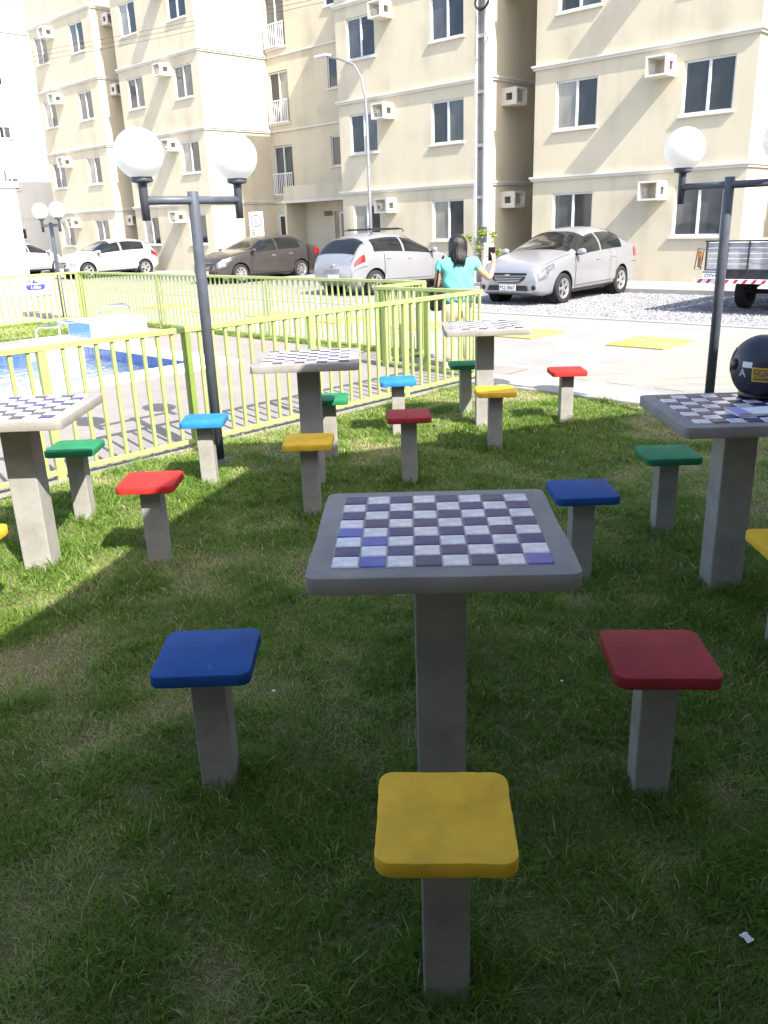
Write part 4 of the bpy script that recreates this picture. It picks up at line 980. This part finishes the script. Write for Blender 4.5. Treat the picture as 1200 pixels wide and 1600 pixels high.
edges = [(0,1),(1,2),(2,3),(3,4),(4,5),(5,6),(6,7),(7,8),(3,9),(9,10),(10,11),(11,12),(12,13),(13,14),(3,15),(15,16),(16,17),(17,18),(18,19),(19,20),(0,21),(21,22),(22,23),(23,24),(24,25),(0,26),(26,27),(27,28),(28,29),(29,30)]
# fingers closing round the phone, thumb on the side
def finger(base, pts, rr):
    k = len(nodes); prev = base
    for p in pts: nodes.append((p, rr)); edges.append((prev, len(nodes)-1)); prev = len(nodes)-1
for j in range(4):
    z = 1.20+.016*j; finger(14, [(.425, .165, z), (.40, .185, z+.003), (.375, .178, z+.003)], .0085)
finger(14, [(.398, .135, 1.235), (.385, .14, 1.262)], .0095)
for j in range(4):
    z = .84+.015*j; finger(20, [(-.10, .25, z), (-.085, .275, z-.005)], .0085)
finger(20, [(-.135, .225, .895), (-.12, .24, .905)], .009)
skin('body', nodes, edges, wo, MT['skin'])
skin('teal_top', [((0, 0, .72), (.205, .14)), ((0, 0, .83), (.198, .135)), ((0, -.004, .95), (.192, .13)), ((0, -.008, 1.07), (.20, .125)), ((0, -.002, 1.17), (.18, .095)), ((0, .004, 1.225), (.08, .062)), ((.19, -.002, 1.165), (.075, .07)), ((.255, -.028, 1.085), (.066, .064)), ((-.19, -.002, 1.165), (.075, .07)), ((-.235, -.018, 1.06), (.066, .064))],
     [(0,1),(1,2),(2,3),(3,4),(4,5),(4,6),(6,7),(4,8),(8,9)], wo, MT['teal'], 3)
top_ = [c for c in wo.children if c.name.startswith('teal_top')][0].data
for v in top_.vertices:
    x, y, z = v.co; f_ = .010*math.sin(34*z+9*x+5*math.sin(11*x))*max(0, min(1, (1.15-z)*4))+.006*math.sin(25*x-18*z); v.co += v.normal*f_
skin('trousers', [((0, 0, .80), (.17, .12)), ((0, 0, .72), (.185, .13)), ((.095, .0, .62), (.11, .11)), ((.10, .02, .42), (.074, .078)), ((.11, -.01, .25), (.068, .07)), ((.112, -.02, .09), (.056, .058)), ((-.095, .0, .62), (.11, .11)), ((-.10, .04, .42), (.074, .078)), ((-.10, .05, .25), (.068, .07)), ((-.102, .03, .09), (.056, .058))],
     [(0,1),(1,2),(2,3),(3,4),(4,5),(1,6),(6,7),(7,8),(8,9)], wo, MT['beige'])
for sx, sy in ((.115, .04), (-.105, .09)):
    sh = link('shoe', rbox(-.045, -.10, 0, .045, .13, .075, .03, 3), wo, MT['paper'], (sx, sy, .0))
# hair: shoulder-length, built of lofted shell plus strands
rows = []
for i in range(15):
    s = i/14; z = 1.475-.29*s
    for_ = []
    rx = .092*math.sqrt(max(0, 1-(1-min(1, s*3.2))**2))+.012*math.sin(s*3); ry = .105*math.sqrt(max(0, 1-(1-min(1, s*3.2))**2))
    for j in range(33):
        a = 2*math.pi*j/32; fr_ = math.sin(a)           # front is +y
        x = rx*math.cos(a)*(1+.04*math.sin(9*a+s*3)); y = .015+ry*math.sin(a)*(1+.05*math.sin(11*a))
        if fr_ > .35 and s > .35: y = .015+ry*(.35+(fr_-.35)*.15)
        for_.append((x, y-.02*s, z-.025*s*math.sin(7*a)*s))
    rows.append(for_)
hr = MB().grid(rows)
for k in range(90):
    a = random.uniform(math.pi*.95, math.pi*2.05); x = .09*math.cos(a); y = .005+.105*math.sin(a)
    hr.tube([(x*.9, y*.9, 1.36), (x*1.06, y*1.05-.01, 1.22), (x*1.05+random.gauss(0, .01), y-.03+random.gauss(0, .01), random.uniform(1.13, 1.18))], .008, 4, radii=[.009, .010, .003])
link('hair', hr.me(True), wo, MT['hair'])
ph_ = tag(link('phone', rbox(-.006, -.038, -.075, .006, .038, .075, .004), mat=MT['blackgl']), 'dark phone in the woman\'s raised right hand', 'phone')
pw = Matrix.Translation((wx, wy, 0)) @ Matrix.Rotation(YAWC, 4, 'Z') @ Vector((.398, .172, 1.245)); ph_.location = pw; ph_.rotation_euler = (0, 0, YAWC+R(80))
bag = thing('handbag', 'black handbag at the woman\'s left hip', 'bag', (wx, wy, 0), YAWC)
link('pouch', rbox(-.075, -.10, -.14, .075, .10, .12, .04, 3), bag, MT['blackgl'], (-.245, .03, .80))
link('strap', MB().tube([(-.25, -.07, .90), (-.22, -.06, 1.1), (-.16, -.03, 1.245), (-.2, .06, 1.12), (-.25, .12, .90)], .012, 6).me(True), bag, MT['blackgl'])

# ------------------------------------------------------------------ lawn grass (uncountable)
def vnoise(x, y, f, seed):
    r_ = np.random.default_rng(seed); G = r_.random((64, 64)); X = x*f+31.7; Y = y*f+17.3; xi = np.floor(X).astype(int); yi = np.floor(Y).astype(int); fx = X-xi; fy = Y-yi
    fx = fx*fx*(3-2*fx); fy = fy*fy*(3-2*fy); g = lambda a, b: G[a % 64, b % 64]
    return (g(xi, yi)*(1-fx)+g(xi+1, yi)*fx)*(1-fy)+(g(xi, yi+1)*(1-fx)+g(xi+1, yi+1)*fx)*fy
def blades(x, y, scale, wid, tall):
    n = len(x); dry = .55*vnoise(x, y, 1.6, 1)+.45*vnoise(x, y, 5.0, 2); clump = vnoise(x, y, 9, 3)
    h = rng.uniform(.013, .032, n)*scale*(.6+.8*clump)*(1.15-.5*np.clip((dry-.5)*3, 0, 1))+tall
    a = rng.uniform(0, 2*np.pi, n); lean = rng.uniform(.25, 1.5, n)*h; wv = wid*rng.uniform(.7, 1.3, n)
    b = a+rng.normal(0, .9, n)
    dx, dy = np.cos(a), np.sin(a); sx, sy = -np.sin(b), np.cos(b)
    zg = .012*np.sin(1.7*x+.4*y)*np.sin(1.3*y)-.004
    def row(fr, hz, wf): 
        cx = x+dx*lean*fr; cy = y+dy*lean*fr; cz = zg+h*hz
        return np.stack([cx-sx*wv*wf, cy-sy*wv*wf, cz], -1), np.stack([cx+sx*wv*wf, cy+sy*wv*wf, cz], -1)
    p0, p1 = row(0, 0, 1); p2, p3 = row(.35, .62, .8); tip = np.stack([x+dx*lean, y+dy*lean, zg+h*.95], -1)
    V = np.stack([p0, p1, p2, p3, tip], 1).reshape(-1, 3)
    t = np.clip(.42*rng.beta(2, 3, n)*1.6+np.clip((dry-.54)*1.7, -.12, .42)+.05, 0, 1); t[rng.random(n) < .03] = .95
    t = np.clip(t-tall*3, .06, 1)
    return V, np.repeat(t, 5)
def scatter(dens, ymin, ymax, scale, wid):
    w = .50*ymax+.7; n = int(dens*(ymax-ymin)*2*w); cx = rng.uniform(-w, w, n); cy = rng.uniform(ymin, ymax, n)
    keep = np.abs(cx) < .50*cy+.7; cx, cy = cx[keep], cy[keep]
    x = cx*dL[0]+cy*dL[1]; y = cx*dR[0]+cy*dR[1]
    d_ = .55*vnoise(x, y, 1.6, 1)+.45*vnoise(x, y, 5.0, 2)
    k = (x > -5.40) & (y < 6.76) & (x < 8.8) & (rng.random(len(x)) > np.clip((d_-.66)*2, 0, .4))
    for lx, ly, yw, hw in LEGS:
        c_, s_ = math.cos(yw), math.sin(yw); ux = (x-lx)*c_+(y-ly)*s_; uy = -(x-lx)*s_+(y-ly)*c_
        k &= ~((np.abs(ux) < hw) & (np.abs(uy) < hw))
    x, y = x[k], y[k]
    tall = np.zeros(len(x))
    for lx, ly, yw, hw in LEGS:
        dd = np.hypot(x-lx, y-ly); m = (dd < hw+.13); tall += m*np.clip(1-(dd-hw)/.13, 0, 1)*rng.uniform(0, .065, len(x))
    m = vnoise(x, y, 3.1, 9) > .72; tall += m*rng.uniform(0, .022, len(x))
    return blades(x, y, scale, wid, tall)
VT = []; TT_ = []
for a in ((30000, .55, 2.0, .95, .0016), (21000, 2.0, 3.4, .95, .0020), (10000, 3.4, 5.4, 1.0, .0027), (6000, 5.4, 9.3, 1.1, .0034)):
    v, t = scatter(*a); VT.append(v); TT_.append(t)
nc = 520; cy_ = .8+6.2*rng.random(nc)**1.2; cx_ = rng.uniform(-1, 1, nc)*(.5*cy_+.5)
ccx = cx_*dL[0]+cy_*dL[1]; ccy = cx_*dR[0]+cy_*dR[1]; ok = (ccx > -5.3) & (ccy < 6.65); ccx, ccy, dist = ccx[ok], ccy[ok], cy_[ok]
per = 26; x = np.repeat(ccx, per)+rng.normal(0, .022, len(ccx)*per); y = np.repeat(ccy, per)+rng.normal(0, .022, len(ccy)*per)
kk = np.ones(len(x), bool)
for lx, ly, yw, hw in LEGS: kk &= np.hypot(x-lx, y-ly) > hw*1.42
v, t = blades(x[kk], y[kk], .9, .0017*(1+.35*np.repeat(dist, per)[kk]), rng.uniform(.004, .034, int(kk.sum()))); VT.append(v); TT_.append(np.clip(t*.75, 0, 1))
# sparse turf on the verges beyond the pool
for (xa, ya, xb, yb, n) in ((-16.05, 3.5, -13.92, 7.15, 14000), (-15.9, 7.87, -7.1, 8.10, 9000)):
    x = rng.uniform(xa, xb, n); y = rng.uniform(ya, yb, n); v, t = blades(x, y, 1.4, .006, np.zeros(n)+.01); v[:, 2] += .012; VT.append(v); TT_.append(t*.6+.2)
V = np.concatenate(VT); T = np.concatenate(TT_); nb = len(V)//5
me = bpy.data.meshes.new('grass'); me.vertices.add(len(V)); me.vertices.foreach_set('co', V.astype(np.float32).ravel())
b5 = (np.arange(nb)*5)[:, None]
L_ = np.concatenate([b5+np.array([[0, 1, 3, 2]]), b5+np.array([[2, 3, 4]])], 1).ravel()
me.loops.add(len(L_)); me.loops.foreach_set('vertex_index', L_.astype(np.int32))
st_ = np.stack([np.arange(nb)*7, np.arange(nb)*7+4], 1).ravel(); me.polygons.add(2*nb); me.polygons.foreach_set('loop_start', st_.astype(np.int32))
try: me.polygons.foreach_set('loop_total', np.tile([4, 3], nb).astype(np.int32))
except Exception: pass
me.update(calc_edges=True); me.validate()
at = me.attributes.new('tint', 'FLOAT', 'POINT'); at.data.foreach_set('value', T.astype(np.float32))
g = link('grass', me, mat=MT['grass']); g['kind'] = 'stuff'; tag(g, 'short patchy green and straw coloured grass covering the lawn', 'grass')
print('blades', nb)
